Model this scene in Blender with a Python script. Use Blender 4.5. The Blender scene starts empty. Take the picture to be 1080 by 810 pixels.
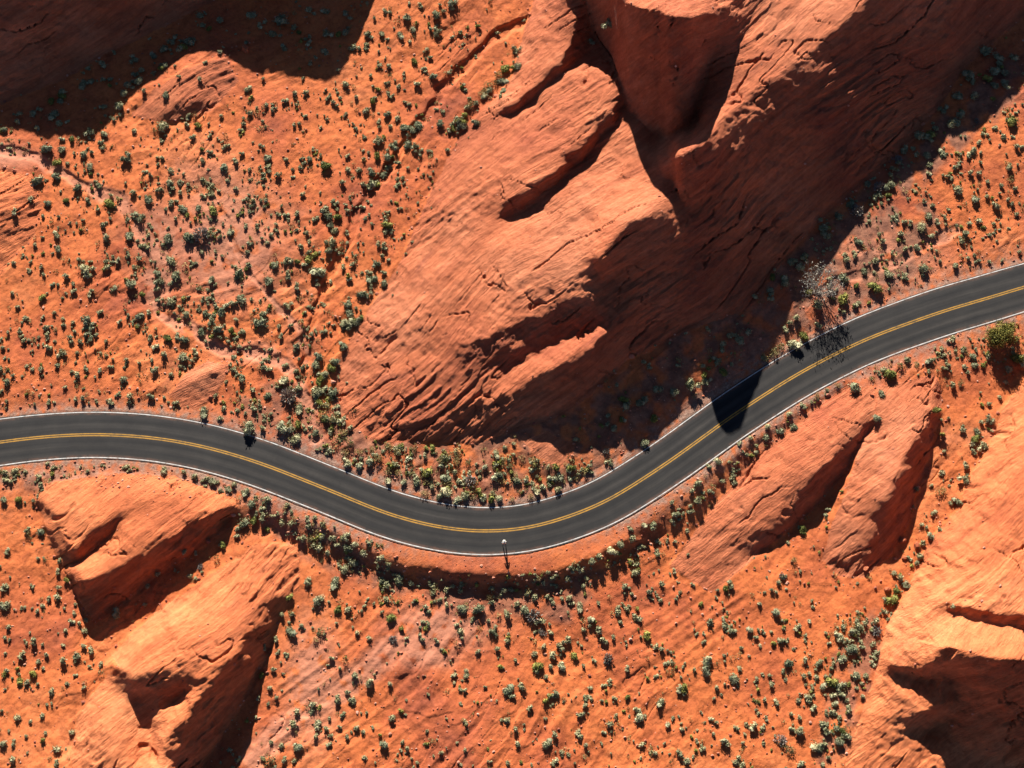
import bpy, math, random
import numpy as np
from mathutils import Vector, Matrix
random.seed(7); RNG = np.random.default_rng(7)
scene = bpy.context.scene
COL = scene.collection

# ---------------- camera, sky, sun, exposure ----------------
W0, H0 = 1080.0, 810.0
HFOV = math.radians(40); F = 540 / math.tan(HFOV / 2)
TILT = math.radians(24); DIST = 0.146 * F
CAM = np.array([0.0, -DIST * math.sin(TILT), DIST * math.cos(TILT)])
cd = bpy.data.cameras.new('camera'); cam = bpy.data.objects.new('camera', cd); COL.objects.link(cam)
cam.location = CAM; cam.rotation_euler = (TILT, 0, 0)
cd.sensor_fit = 'HORIZONTAL'; cd.angle = HFOV; cd.clip_start = 1; cd.clip_end = 8000
scene.camera = cam

SUN_EL = math.radians(24); SUN_AZ = math.radians(-9)          # azimuth from +Y, positive towards +X
L = np.array([math.sin(SUN_AZ) * math.cos(SUN_EL), math.cos(SUN_AZ) * math.cos(SUN_EL), math.sin(SUN_EL)])
world = bpy.data.worlds.new('World'); scene.world = world; world.use_nodes = True
wn = world.node_tree; wn.nodes.clear()
bg = wn.nodes.new('ShaderNodeBackground'); wo = wn.nodes.new('ShaderNodeOutputWorld')
sky = wn.nodes.new('ShaderNodeTexSky'); sky.sky_type = 'NISHITA'; sky.sun_disc = False
sky.sun_elevation = SUN_EL; sky.sun_rotation = SUN_AZ; sky.air_density = 0.35; sky.dust_density = 0.2; sky.ozone_density = 1.0; sky.altitude = 1700
wn.links.new(sky.outputs[0], bg.inputs[0]); bg.inputs[1].default_value = 0.05
wn.links.new(bg.outputs[0], wo.inputs[0])
sl = bpy.data.lights.new('sun', 'SUN'); so = bpy.data.objects.new('sun', sl); COL.objects.link(so)
sl.energy = 5.0; sl.angle = math.radians(0.5); sl.color = (1.0, 0.94, 0.86)
so.rotation_euler = Vector((-L[0], -L[1], -L[2])).to_track_quat('-Z', 'Y').to_euler(); so.location = (0, 100, 150)
scene.view_settings.view_transform = 'Standard'; scene.view_settings.look = 'None'
scene.view_settings.exposure = 1.5; scene.view_settings.gamma = 1.0

# ---------------- photograph point <-> place ----------------
ct, st_ = math.cos(TILT), math.sin(TILT)
def at(px, py, z):
    px = np.asarray(px, float); py = np.asarray(py, float)
    dx = (px - 540) / F; dy = (405 - py) / F
    wy = dy * ct + st_; wz = dy * st_ - ct
    s = (z - CAM[2]) / wz
    return CAM[0] + dx * s, CAM[1] + wy * s, z + 0 * s
def proj(x, y, z):
    x = x - CAM[0]; y = y - CAM[1]; z = z - CAM[2]
    cy = y * ct + z * st_; cz = -y * st_ + z * ct
    return 540 + F * x / -cz, 405 - F * cy / -cz
SC = 0.62
def K(tx, ty, tz, yc):
    """crest point seen in row yc whose shadow ends at (tx, ty) on ground of height tz"""
    p = np.array([float(v) for v in at(tx, ty, tz * SC)]); a, b = 0.0, 150.0
    for _ in range(40):
        m = (a + b) / 2; q = p + L * m
        if proj(*q)[1] > yc: a = m
        else: b = m
    q = p + L * a
    return (proj(*q)[0], yc, q[2] / SC)

# ---------------- road course ----------------
UP = [(-250,482),(-120,460),(-50,449),(0,442),(50,436.5),(100,434.3),(133,435.7),(167,438.3),(200,443.5),(233,450),(267,460),(300,471.5),(333,485),(360,495.7),(393,510.7),(427,522),(460,530),(493,535),(527,536.5),(560,532),(593,522),(627,507.7),(660,488),(693,466.7),(720,446.7),(753,421.7),(787,400),(820,378),(853,360),(887,343),(920,328),(953,316),(987,304),(1020,295),(1053,285),(1080,278),(1150,259),(1250,236),(1340,218)]
LO = [(-250,545),(-120,513),(-50,499),(0,490.7),(33,486),(67,483),(100,482),(133,483),(167,486.7),(200,492.7),(233,501.7),(267,512),(300,525),(333,538),(360,548),(393,563),(427,574),(460,581.7),(493,585.7),(527,585),(560,581.7),(593,573),(627,561.7),(660,546.7),(670,540),(720,506.7),(753,483),(787,459),(820,436.7),(853,416.7),(887,398),(920,381.7),(953,370),(987,358),(1020,347),(1053,337.7),(1080,329),(1150,307),(1250,281),(1340,260)]
def polyw(pts):
    a = np.array(pts, float); x, y, _ = at(a[:, 0], a[:, 1], 0.0); return np.stack([x, y], 1)
def resample(p, n):
    d = np.r_[0, np.cumsum(np.hypot(*np.diff(p, axis=0).T))]
    t = np.linspace(0, d[-1], n); return np.stack([np.interp(t, d, p[:, 0]), np.interp(t, d, p[:, 1])], 1)
def smooth(p, n):
    k = np.hanning(n); k /= k.sum(); h = n // 2
    q = np.vstack([p[0] + (p[0] - p[1:h + 1][::-1]), p, p[-1] + (p[-1] - p[-h - 1:-1][::-1])])
    return np.stack([np.convolve(q[:, i], k, 'valid') for i in range(q.shape[1])], 1)
NR = 700
up_w = smooth(resample(polyw(UP), NR), 31); lo_w = smooth(resample(polyw(LO), NR), 31)
cen = up_w.copy()
for _ in range(4):                                            # centre line: midpoint between each point and the nearest on the other side
    tang = np.gradient(cen, axis=0); tang /= np.hypot(*tang.T)[:, None]
    d1 = ((cen[:, None] - up_w[None]) ** 2).sum(2); d2 = ((cen[:, None] - lo_w[None]) ** 2).sum(2)
    a = up_w[d1.argmin(1)]; b = lo_w[d2.argmin(1)]
    cen = smooth(resample((a + b) / 2, NR), 25)
d1 = np.sqrt(((cen[:, None] - up_w[None]) ** 2).sum(2)).min(1); d2 = np.sqrt(((cen[:, None] - lo_w[None]) ** 2).sum(2)).min(1)
HALF = smooth(((d1 + d2) / 2)[:, None], 121)[:, 0]
tang = np.gradient(cen, axis=0); tang /= np.hypot(*tang.T)[:, None]
nrm = np.stack([-tang[:, 1], tang[:, 0]], 1)                   # towards the upper side
print('half width', HALF.min(), HALF.max())

# ---------------- noise ----------------
def pnoise(x, y, seed=0):
    rs = np.random.default_rng(1000 + seed); perm = rs.permutation(512); ang = rs.random(512) * 2 * np.pi
    gx, gy = np.cos(ang), np.sin(ang)
    xi = np.floor(x).astype(np.int64); yi = np.floor(y).astype(np.int64); xf = x - xi; yf = y - yi
    u = xf * xf * xf * (xf * (xf * 6 - 15) + 10); v = yf * yf * yf * (yf * (yf * 6 - 15) + 10)
    def g(ix, iy, fx, fy):
        h = perm[(perm[ix & 511] + iy) & 511]; return gx[h] * fx + gy[h] * fy
    a = g(xi, yi, xf, yf); b = g(xi + 1, yi, xf - 1, yf); c = g(xi, yi + 1, xf, yf - 1); d = g(xi + 1, yi + 1, xf - 1, yf - 1)
    return ((a * (1 - u) + b * u) * (1 - v) + (c * (1 - u) + d * u) * v) * 1.5
def fbm(x, y, o=4, seed=0, gain=.5):
    s = 0; a = 1; f = 1
    for i in range(o): s = s + a * pnoise(x * f + 17 * i, y * f - 9 * i, seed + i); a *= gain; f *= 2.03
    return s
def sstep(a, b, x):
    t = np.clip((x - a) / (b - a), 0, 1); return t * t * (3 - 2 * t)

# ---------------- relief: lines of known height, relaxed in between ----------------
LINES = []
def line(*p): LINES.append([(a, b, c * SC) for a, b, c in p])
# far ridge at the upper left, its crest outside the picture
line((-240,30,15),K(-60,145,2.5,-30),K(0,138,2.5,-60),K(57,143,3,-85),K(93,149,3,-95),K(115,131,3,-105),K(133,110,3,-110),K(167,80,3.5,-120),K(207,60,3.5,-130),K(235,62,3.5,-130),K(270,80,3.5,-130),K(300,76,3.5,-130),K(350,97,3.5,-130),K(375,55,4,-130),K(403,-10,4.5,-125))
line((-240,190,2),(-100,150,2.2),(0,110,2.5),(67,83,3),(110,57,3),(143,43,3.2),(187,20,3.5),(225,0,3.5),(250,-20,4),(330,-25,4),(400,-30,4.5))
# great ridge: north-west base
line((575,-60,6),(563,0,5),(547,50,4.5),(542,77,4.5),(527,100,4.2),(507,117,4),(485,140,3.5),(460,190,3),(440,230,2.5),(425,270,2),(400,310,1.5),(375,345,1),(355,385,.8),(352,410,.5),(365,440,.4),(385,460,.3),(407,467,.2))
# south-east foot
line((407,467,.2),(427,464,.5),(500,467,1),(547,450,2),(593,438,3),(627,413,3.5),(660,380,4),(720,350,4),(790,325,3),(823,280,2),(853,243,2),(880,220,2),(920,187,2),(960,150,2),(987,118,2.5),(1013,77,3),(1040,50,3),(1090,10,3),(1200,-80,3),(1330,-170,3))
# crest of the east half
line((717,206,17.5),(731,189,22.5),(743,179,25),K(753,446,0,170),K(757,462,0,165),K(764,474,0,160),K(774,466,0,155),K(782,458,0,150),K(790,403,.2,135),K(817,357,.5,108),K(847,320,.6,85),K(887,265,1,52),K(920,220,1,20),K(953,197,1.5,-12),K(980,173,2,-38),K(997,152,2,-55),K(1040,130,2,-80),K(1080,87,2.5,-115),(1300,-240,13))
# crest of the west half
line((717,206,17.5),K(693,464,.3,235),K(675,472,.3,258),K(662,477,.3,272),K(637,342,10,290),K(593,354,8,323),K(545,376,6.5,342),K(500,398,5,363),(450,375,4.6))
# lower shoulder with its own crest
line((664,325,11.5),K(650,478,.3,353),K(640,482,.3,370),K(593,484,.3,387),K(556,468,1,413),K(527,468,1,419),K(500,467,1,424),K(473,464,1,438),K(440,463,.6,443),(417,463,.6))
line((640,345,9.6),(600,352,7.6),(560,375,6.0),(530,395,5.0))
# upper lobes
line((523,120,5.8),(549,108,8.6),(592,67,13),(600,50,14.5),(608,20,16.5),(604,-10,18)); line((618,45,11),(645,28,12.2),(628,20,12.5),(630,-5,15))
line((528,122,4.6),(545,115,5.2),(565,98,7.0),(592,79,9.2),(620,58,11.2),(650,45,12.6))
line((567,98,8.6),(593,81,11.6),(620,71,14),(640,79,15.4),(656,99,16),(650,112,16),(626,140,15),(612,158,14.2),(590,175,13.2),(560,196,11.8),(537,212,10.2),(520,230,7.5))
line((664,108,13),(644,126,12.2),(632,147,11.5),(610,171,10.4),(575,204,8.7),(545,226,7.3),(530,236,6.8))
line((672,117,14.2),(676,143,14.4),(663,180,14.8))
# peak above the bowl and the bowl
line(K(600,52,12,-50),K(620,67,13.5,-50),K(640,76,14.5,-42),K(656,98,15,-34),K(674,170,15,-15),K(694,225,15,5),K(720,245,17,10),K(734,235,20,14),K(748,215,24,18),(752,14,33),(752,-20,28),(775,-60,24))
line((668,60,13),(690,85,12.5),(700,125,12.5),(692,160,14)); line((722,80,14),(730,140,17))
line((650,194,15),(680,192,16),(707,189,17),(717,206,17.5))
line((775,60,23.5),(800,0,23)); line((850,0,20.5),(860,-100,16)); line((764,110,25),(760,150,26))
line((757,-200,10),(900,-200,10))
# open slope of the great ridge
line((450,300,5.8),(500,280,8)); line((560,262,11),(620,232,13.5)); line((420,370,3)); line((395,425,2.2)); line((470,220,6)); line((500,170,6.5)); line((560,140,10)); line((600,110,13))
# small slabs beside the road
line((185,412,.6),(205,400,1.6),(232,392,1.8)); line((180,416,.2),(190,427,0),(206,430,0),(228,414,.1),(243,384,.2),(218,382,.4),(198,391,.4))
line(K(567,468+12,.3,463),K(590,492,.1,475),(600,484,.5)); line((557,462,1.6),(575,458,1.8),(605,470,1.2))
# ledge at the upper left
line((140,118,3),(165,95,4.2),(200,75,4.8),(235,63,4.6)); line((175,128,2.6),(200,122,2.8),(220,115,3),(250,90,3.3)); line((178,121,4.0),(197,106,4.4),(212,103,4.2))
# outcrop at the left edge
line((-60,200,3.5),(0,178,2.8),(30,185,2.6),(45,215,2.2),(35,250,2),(0,290,1.8),(-60,330,1.5)); line((-60,240,5.5),(0,225,4.4),(22,220,3.5))
# verge lip and bank south of the road
line((250,522,0),(300,545,0),(333,556,0),(360,563,0),(413,590,0),(445,599,0),(473,602,0),(527,607,0),(573,606,0),(620,590,0),(660,568,0),(700,540,-.2),(740,515,-.3))
line((235,545,-1.2),(290,562,-1.8),(330,582,-2.0),(360,590,-2.2),(413,608,-2.3),(445,616,-2.3),(500,620,-2.3),(560,623,-2.3),(590,619,-2.3),(640,598,-2.2),(670,583,-2.1),(705,560,-2),(745,528,-1.5))
# lower left rocks
line((38,530,-.3),(55,575,-.8),(67,600,-1),(83,632,-1.4),(97,662,-1.6),(113,700,-2))
line((47,527,1.4),(62,548,3.2),(73,580,2.8)); line((48,515,.2),(70,505,.1),(120,500,0),(180,503,0),(235,517,0),(252,528,-.3))
line((85,535,3.2)); line((78,598,-1.0),(88,586,-.4),(102,574,.4),(120,562,1.3),(138,548,2.2),(160,532,2.5)); line((74,583,2.4),(88,568,3.2),(108,552,3.5),(128,538,3.4)); line((88,602,3.3),(110,590,3.9),(135,574,4.0),(165,553,3.9))
line((82,600,3.0),K(98,684,-1.6,616),K(128,668,-1.6,600),K(167,637,-1.5,577),K(207,614,-1.3,556),K(240,580,-1,536),(252,530,0))
line((102,655,-1.6),(125,640,-1.6),(167,606,-1.5),(205,580,-1.3),(243,556,-1))
line((117,690,-1.8),(143,664,-1.6),(167,642,-1.5),(207,616,-1.2),(238,595,-1),(270,570,-1.2),(310,572,-2))
line((300,618,-1.4),(293,632,0),K(277,715,-2.3,662),K(264,795,-3,690),K(243,830,-3,716),K(218,850,-3,745),K(190,880,-3,777),(165,830,6))
line((315,620,-2),(298,645,-2.2),(285,690,-2.5),(267,725,-3),(247,755,-3),(226,790,-3),(205,830,-3))
line((140,690,3.6),(180,660,4)); line((235,640,3.2)); line((122,702,3.4),(145,714,5.4),(170,706,6.2),(198,707,6.8)); line((225,690,6.5))
line((150,748,1.0),(163,768,.5),(165,800,.2)); line((180,742,2.0),(196,728,3.0)); line((188,768,4.8),(172,812,4.4))
line((75,790,-1.6),(80,760,-1.6),(95,735,-1.4),(112,712,-1.2)); line((110,760,2.6),(120,790,3.4),(118,840,3)); line((142,735,1.2),(144,770,.8),(148,800,.4))
line((60,690,-1),(85,690,-1.4))
# lower right fins
line((893,406,-.4),(850,438,-.7),(800,482,-1.3),(750,535,-2.3),(705,598,-3))
line((905,415,.6),(918,440,1.0),K(908,481,-.4,458),K(888,522,-.6,480),K(864,548,-1.5,503),K(838,562,-2.4,535),(803,574,-1.7),(760,610,-2.8))
line((922,449,-.6),(905,473,-1.1),(887,503,-1.8),(865,530,-2.2),(835,556,-2.8),(800,585,-3))
line((912,462,.9),(903,488,1.2),(890,523,-.2),(878,548,-1.2),(868,590,-2.7),(885,606,-2.7),(912,607,-2.5))
line((985,398,0),(987,433,1.6),K(970,533,-2.6,467),K(957,589,-2.8,510),K(940,592,-2.8,537),K(924,593,-2.8,562),(912,592,-1.8))
line((992,410,-1),(990,443,-1.8),(980,470,-2.2),(968,510,-2.6),(957,552,-2.8),(940,582,-2.8),(925,592,-2.8))
line((930,410,-.3),(960,398,0)); line((940,450,2),(920,500,2.2)); line((905,545,1)); line((1000,400,-1.2),(1020,450,-1.6),(1000,520,-2.4))
# rock mass at the right
line((1130,340,-.6),(1085,395,-.8),(1057,430,-1.2),(1048,457,-1.4),(1038,483,-1.6),(1021,503,-2),(1010,535,-2.2),(981,570,-2.6),(965,600,-2.8),(958,620,-2.8),(938,653,-3),(930,673,-3),(927,700,-3),(918,723,-3),(908,753,-3),(895,787,-3),(885,840,-3))
line((1200,400,9),(1120,470,8),(1080,540,9),(1040,590,8),(1000,630,7)); line((955,668,2.5),(975,650,4.5))
line((993,636,7.6),(1030,643,10.5),(1080,649,13.5),(1180,655,15)); line((1000,646,6.4),(1030,654,8.8),(1080,662,11.6),(1180,670,13))
line((940,700,2.8),(960,704,4.5),K(1000,800,0,704),K(1012,830,-1,682),K(1050,860,-1,690),K(1090,890,-1,696),(1250,690,17))
line((945,708,1.0),(985,722,2.4)); line((1003,716,4),(1010,745,2.5)); line((1090,800,-2),(1040,815,-2.5),(1200,820,-2))
line((995,742,5),K(978,812,-2.8,754),K(955,798,-2.9,760),(930,778,-1.2)); line((1004,758,-.5),(980,775,-2.5))
line((950,735,2.2)); 
# open ground
for p in [(30,400,.5),(100,310,1.4),(120,230,2),(220,220,2),(300,300,1),(250,150,2.8),(380,200,2.4),(440,60,4),(510,60,4.6),(330,420,.3),(60,160,2.8),(-150,420,.5),(130,400,.3),
          (0,560,-.4),(0,700,-1.4),(0,830,-2),(-200,700,-1.5),(350,700,-3),(400,830,-4.2),(640,800,-4.2),(850,800,-3.4),(700,640,-3.2),(600,700,-3.8),(830,640,-3),(470,700,-3.6),(870,700,-3.3),(300,830,-3.5),
          (930,290,.6),(1000,200,2),(1070,150,2.5),(1200,100,3),(1030,250,.9),(700,430,1.2),(760,370,2.4),(640,455,1.6),(560,500,.3),(480,500,.3),(430,490,.2),
          (-250,-250,4),(400,-250,4),(1330,-250,4),(-250,1060,-4),(540,1060,-4.5),(1330,1060,-4),(1330,600,8),(-250,600,-1),(900,1000,-3.5),(200,1000,-4),(1090,950,-3)]:
    line(p)
DOMES = [([(40,520),(60,503),(240,515),(240,550),(100,655),(80,625)], .026), ([(117,690),(207,615),(262,600),(285,640),(190,800),(150,715)], .031),
         ([(80,745),(110,715),(142,740),(145,800),(75,810)], .03), ([(900,408),(918,440),(835,540),(760,590),(800,480)], .031),
         ([(930,408),(985,400),(985,440),(915,590),(868,590),(905,480)], .036), ([(1080,395),(1080,640),(1000,630),(935,695),(930,670),(1000,560)], .026),
         ([(940,706),(985,725),(997,745),(930,775),(912,765)], .03), ([(567,95),(620,66),(657,97),(620,157),(520,230),(530,150)], .016),
         ([(563,0),(640,0),(600,53),(523,118),(540,80)], .016), ([(360,385),(440,240),(560,140),(680,200),(700,240),(590,325),(400,460)], .0035),
         ([(640,345),(640,370),(590,388),(525,418),(540,393)], .02)]
GS = 3.0; GX = np.arange(-264, 1345, GS); GY = np.arange(-264, 1075, GS)
def inpoly(x, y, poly):
    r = np.zeros(np.broadcast(x, y).shape, bool); n = len(poly)
    for i in range(n):
        x0, y0 = poly[i]; x1, y1 = poly[(i + 1) % n]
        if y0 == y1: continue
        c = ((y0 > y) != (y1 > y)) & (x < (x1 - x0) * (y - y0) / (y1 - y0) + x0); r ^= c
    return r
def relief():
    h = None
    for lev in (16, 8, 4, 2, 1):
        s = GS * lev; nx = int(math.ceil((GX[-1] - GX[0]) / s)) + 1; ny = int(math.ceil((GY[-1] - GY[0]) / s)) + 1
        x = GX[0] + s * np.arange(nx); y = GY[0] + s * np.arange(ny); X, Y = np.meshgrid(x, y)
        acc = np.zeros((ny, nx)); cnt = np.zeros((ny, nx))
        cx, cy = proj(cen[:, 0], cen[:, 1], 0.0)
        wx, wy, _ = at(X, Y, 0.0)
        dd = np.full(X.shape, 1e9)
        for i in range(0, NR, 4): dd = np.minimum(dd, (wx - cen[i, 0]) ** 2 + (wy - cen[i, 1]) ** 2)
        for ln in LINES:
            for i in range(max(1, len(ln) - 1)):
                p, q = ln[i], ln[min(i + 1, len(ln) - 1)]
                n = max(1, int(math.hypot(q[0] - p[0], q[1] - p[1]) / (s * .4)))
                for k in range(n + 1):
                    t = k / n; ix = int(round((p[0] + (q[0] - p[0]) * t - GX[0]) / s)); iy = int(round((p[1] + (q[1] - p[1]) * t - GY[0]) / s))
                    if 0 <= ix < nx and 0 <= iy < ny: acc[iy, ix] += p[2] + (q[2] - p[2]) * t; cnt[iy, ix] += 1
        fix = cnt > 0; val = np.where(fix, acc / np.maximum(cnt, 1), 0)
        road = dd < 4.9 ** 2; fix |= road; val[road] = 0
        src = np.zeros_like(X)
        for poly, c in DOMES: src[inpoly(X, Y, poly)] = c * SC
        src *= lev * lev
        if h is None: h = np.where(fix, val, val[fix].mean())
        else:
            oy = (y - y0[0]) / so_; ox = (x - x0[0]) / so_
            h = bil(h, ox[None, :] + 0 * oy[:, None], oy[:, None] + 0 * ox[None, :])
        h = np.where(fix, val, h)
        par = (np.add.outer(np.arange(ny), np.arange(nx)) % 2).astype(bool)
        for it in range(120 if lev > 1 else 160):                # red-black over-relaxation
            for m in (par, ~par):
                p = np.pad(h, 1, mode='edge'); a = (p[:-2, 1:-1] + p[2:, 1:-1] + p[1:-1, :-2] + p[1:-1, 2:] + src) / 4
                u = m & ~fix; h[u] += 1.6 * (a[u] - h[u])
        x0, y0, so_ = x, y, s
    # slight rounding
    for _ in range(3):
        p = np.pad(h, 1, mode='edge'); h = h * .5 + (p[:-2, 1:-1] + p[2:, 1:-1] + p[1:-1, :-2] + p[1:-1, 2:]) * .125
    return h
def bil(h, ox, oy):
    ox = np.clip(ox, 0, h.shape[1] - 1.001); oy = np.clip(oy, 0, h.shape[0] - 1.001)
    i = ox.astype(int); j = oy.astype(int); fx = ox - i; fy = oy - j
    return (h[j, i] * (1 - fx) + h[j, i + 1] * fx) * (1 - fy) + (h[j + 1, i] * (1 - fx) + h[j + 1, i + 1] * fx) * fy
def cub(h, ox, oy):
    ox = np.clip(ox, 1, h.shape[1] - 3.001); oy = np.clip(oy, 1, h.shape[0] - 3.001)
    i = ox.astype(int); j = oy.astype(int); fx = ox - i; fy = oy - j
    def w(t): return ((1 - t) ** 3 / 6, (3 * t ** 3 - 6 * t * t + 4) / 6, (-3 * t ** 3 + 3 * t * t + 3 * t + 1) / 6, t ** 3 / 6)
    wx, wy = w(fx), w(fy); s = 0
    for a in range(4):
        r = 0
        for b in range(4): r = r + h[j - 1 + a, i - 1 + b] * wx[b]
        s = s + r * wy[a]
    return s
HB = relief()

# ---------------- rock outlines ----------------
ROCKS = [
 ('rock_ridge', 'dark shaded sandstone ridge filling the top left corner of the photo', 'rock ridge',
   [(-270,190),(-100,150),(0,110),(67,83),(110,57),(143,43),(187,20),(225,0),(250,-20),(330,-25),(400,-30),(420,-100),(400,-270),(-270,-270)]),
 ('sandstone_mountain', 'huge orange slickrock dome with a shaded cliff above the middle of the road', 'rock mountain',
   [(575,-270),(563,0),(547,50),(542,77),(527,100),(507,117),(485,140),(460,190),(440,230),(425,270),(400,310),(375,345),(355,385),(352,410),(365,440),(385,460),(407,469),(427,465),(500,468),(547,452),(593,438),(627,413),(660,380),(720,350),(790,325),(823,280),(853,243),(880,220),(920,187),(960,150),(987,118),(1013,77),(1040,50),(1090,10),(1200,-80),(1350,-180),(1350,-270)]),
 ('rock_slab', 'small smooth red slab on the verge above the left part of the road', 'rock slab',
   [(178,416),(190,428),(206,431),(229,415),(244,384),(218,381),(198,390)]),
 ('rock_slab', 'small layered outcrop below the big shaded cliff, just above the road bend', 'rock slab',
   [(550,465),(575,455),(607,468),(601,488),(590,494),(568,482)]),
 ('rock_ledge', 'low cracked sandstone ledge half in shadow among shrubs in the upper left', 'rock ledge',
   [(138,120),(163,93),(198,72),(237,60),(252,85),(222,117),(200,124),(174,130)]),
 ('rock_outcrop', 'flat lit sandstone outcrop at the left edge above the road', 'rock outcrop',
   [(-150,190),(0,178),(30,185),(45,215),(35,250),(0,290),(-150,330)]),
 ('sandstone_fin', 'pair of rounded orange lobes just below the road at the far left', 'rock fin',
   [(38,528),(55,508),(120,499),(180,501),(252,526),(243,556),(205,580),(167,606),(125,641),(101,658),(83,632),(55,575)]),
 ('sandstone_fin', 'long pitted orange fin in the lower left with a deep shadow on its right', 'rock fin',
   [(117,690),(143,664),(167,642),(207,616),(238,595),(270,572),(312,575),(316,600),(315,620),(298,645),(285,690),(267,725),(247,755),(226,790),(195,850),(150,840),(146,800),(144,740)]),
 ('rock_dome', 'small rounded tan dome at the bottom left edge beside the pitted fin', 'rock dome',
   [(75,830),(75,790),(80,760),(95,735),(113,711),(130,712),(144,740),(146,800),(150,840)]),
 ('sandstone_fin', 'striped fin running down from the roadside, left one of two on the right', 'rock fin',
   [(893,404),(922,410),(924,449),(905,473),(887,503),(865,530),(835,556),(800,585),(750,625),(705,598),(750,535),(800,482),(850,438)]),
 ('sandstone_fin', 'smooth rounded fin right of the striped fin with a black gap beside it', 'rock fin',
   [(925,408),(985,394),(994,412),(990,443),(980,470),(968,510),(957,552),(940,584),(925,596),(912,609),(885,608),(866,590),(878,548),(890,523),(905,473),(924,449)]),
 ('sandstone_mountain', 'massive bright rock face with a dark hollow at the lower right edge', 'rock mountain',
   [(1350,300),(1130,340),(1085,395),(1057,430),(1048,457),(1038,483),(1021,503),(1010,535),(981,570),(965,600),(958,620),(938,653),(930,673),(927,700),(918,723),(908,753),(895,787),(885,840),(1100,900),(1350,900)]),
]
xs = np.r_[np.arange(-260, -12, 6), np.arange(-12, 1092, 1.2), np.arange(1092, 1340, 6)]
ys = np.r_[np.arange(-260, -12, 6), np.arange(-12, 822, 1.2), np.arange(822, 1070, 6)]
PX, PY = np.meshgrid(xs, ys)
PXw = PX + 3.0 * fbm(PX / 30, PY / 30, 3, 40); PYw = PY + 3.0 * fbm(PX / 30, PY / 30, 3, 50)
PXw2 = PX + 1.2 * fbm(PX / 9, PY / 9, 3, 42); PYw2 = PY + 1.2 * fbm(PX / 9, PY / 9, 3, 52)
def blur(a, n):
    for _ in range(n):
        p = np.pad(a, 1, mode='edge'); a = (p[:-2, 1:-1] + p[2:, 1:-1] + p[1:-1, :-2] + p[1:-1, 2:] + 4 * a) / 8
    return a
LAB = np.zeros(PX.shape, int)
for k, r in enumerate(ROCKS): LAB[inpoly(PXw2, PYw2, r[3])] = k + 1
rock = blur((LAB > 0).astype(float), 6)
hz = cub(HB, (PXw - GX[0]) / GS, (PYw - GY[0]) / GS)
# road corridor kept exact
X, Y, Z = at(PX, PY, hz)
gx_, gy_, _ = at(PX, PY, 0.0)
rd = np.full(PX.shape, 1e9)
for i in range(0, NR, 2): rd = np.minimum(rd, (gx_ - cen[i, 0]) ** 2 + (gy_ - cen[i, 1]) ** 2)
rd = np.sqrt(rd)
near = sstep(4.3, 6.0, rd)
hz = hz * near + 0.0 * (1 - near)

# washes: dry channels
def pdist(x, y, pts):
    d = np.full(np.broadcast(x, y).shape, 1e9)
    for (x0, y0), (x1, y1) in zip(pts[:-1], pts[1:]):
        vx, vy = x1 - x0, y1 - y0; t = np.clip(((x - x0) * vx + (y - y0) * vy) / (vx * vx + vy * vy), 0, 1)
        d = np.minimum(d, np.hypot(x - x0 - t * vx, y - y0 - t * vy))
    return d
WASH = [([(-20,158),(40,165),(80,195),(128,212),(150,250),(160,300),(175,335),(205,350),(235,370),(270,372),(300,382),(318,410),(330,440),(333,462)], 7, .55),
        ([(560,20),(520,40),(470,90),(430,150),(400,190),(375,230),(350,290),(325,350),(318,400)], 6, .95),
        ([(235,225),(262,290),(290,320),(318,350),(322,380)], 4, .35),
        ([(345,420),(365,385),(385,350)], 3, .4),
        ([(500,650),(470,670),(420,680),(370,720),(300,770),(270,800)], 15, .12),
        ([(1010,240),(960,270),(900,290),(860,310)], 6, .4)]
pink = np.zeros(PX.shape)
for pts, w, d in WASH:
    q = pdist(PXw + 4 * fbm(PX / 22, PY / 22, 2, 77), PYw, pts); hz = hz - d * .42 * (1 - sstep(.45, 1.15, q / w)) * (1 - rock) * near
    if pts[0][0] not in (560, 345): pink = np.maximum(pink, np.exp(-(q / (w * 1.1)) ** 4) * .8)
for (cx, cy, rx, ry) in [(265,372,38,12),(170,270,22,60),(240,250,60,70),(1,165,40,14),(470,660,60,26),(330,720,30,70),(930,270,60,32),(450,690,35,15)]:
    a = ((PXw - cx) / rx) ** 2 + ((PYw - cy) / ry) ** 2; pink = np.maximum(pink, np.exp(-a ** 1.5) * .85)
verge = np.exp(-np.clip(rd - 4.2, 0, 99) / (1.1 + 1.3 * sstep(480, 380, PX) * (PY > 455) + .9 * sstep(640, 760, PX))); verge = np.maximum(verge, (rd < 4.3) * 1.0)

# no overhangs: the foot of a face is filled until it is at most very steep
for j in range(1, len(ys)):
    dy = (405 - ys[j]) / F; wy = dy * ct + st_; wz = dy * st_ - ct
    dy0 = (405 - ys[j - 1]) / F; wy0 = dy0 * ct + st_; wz0 = dy0 * st_ - ct
    Yp = CAM[1] + wy0 * (hz[j - 1] - CAM[2]) / wz0
    if abs(wy) < 1e-4: continue
    zmin = CAM[2] + wz * (Yp - .09 * (ys[j] - ys[j - 1]) - CAM[1]) / wy
    hz[j] = np.where((zmin > hz[j]) & (zmin < hz[j - 1] + .5), zmin, hz[j])
X, Y, Z = at(PX, PY, hz)
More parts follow.
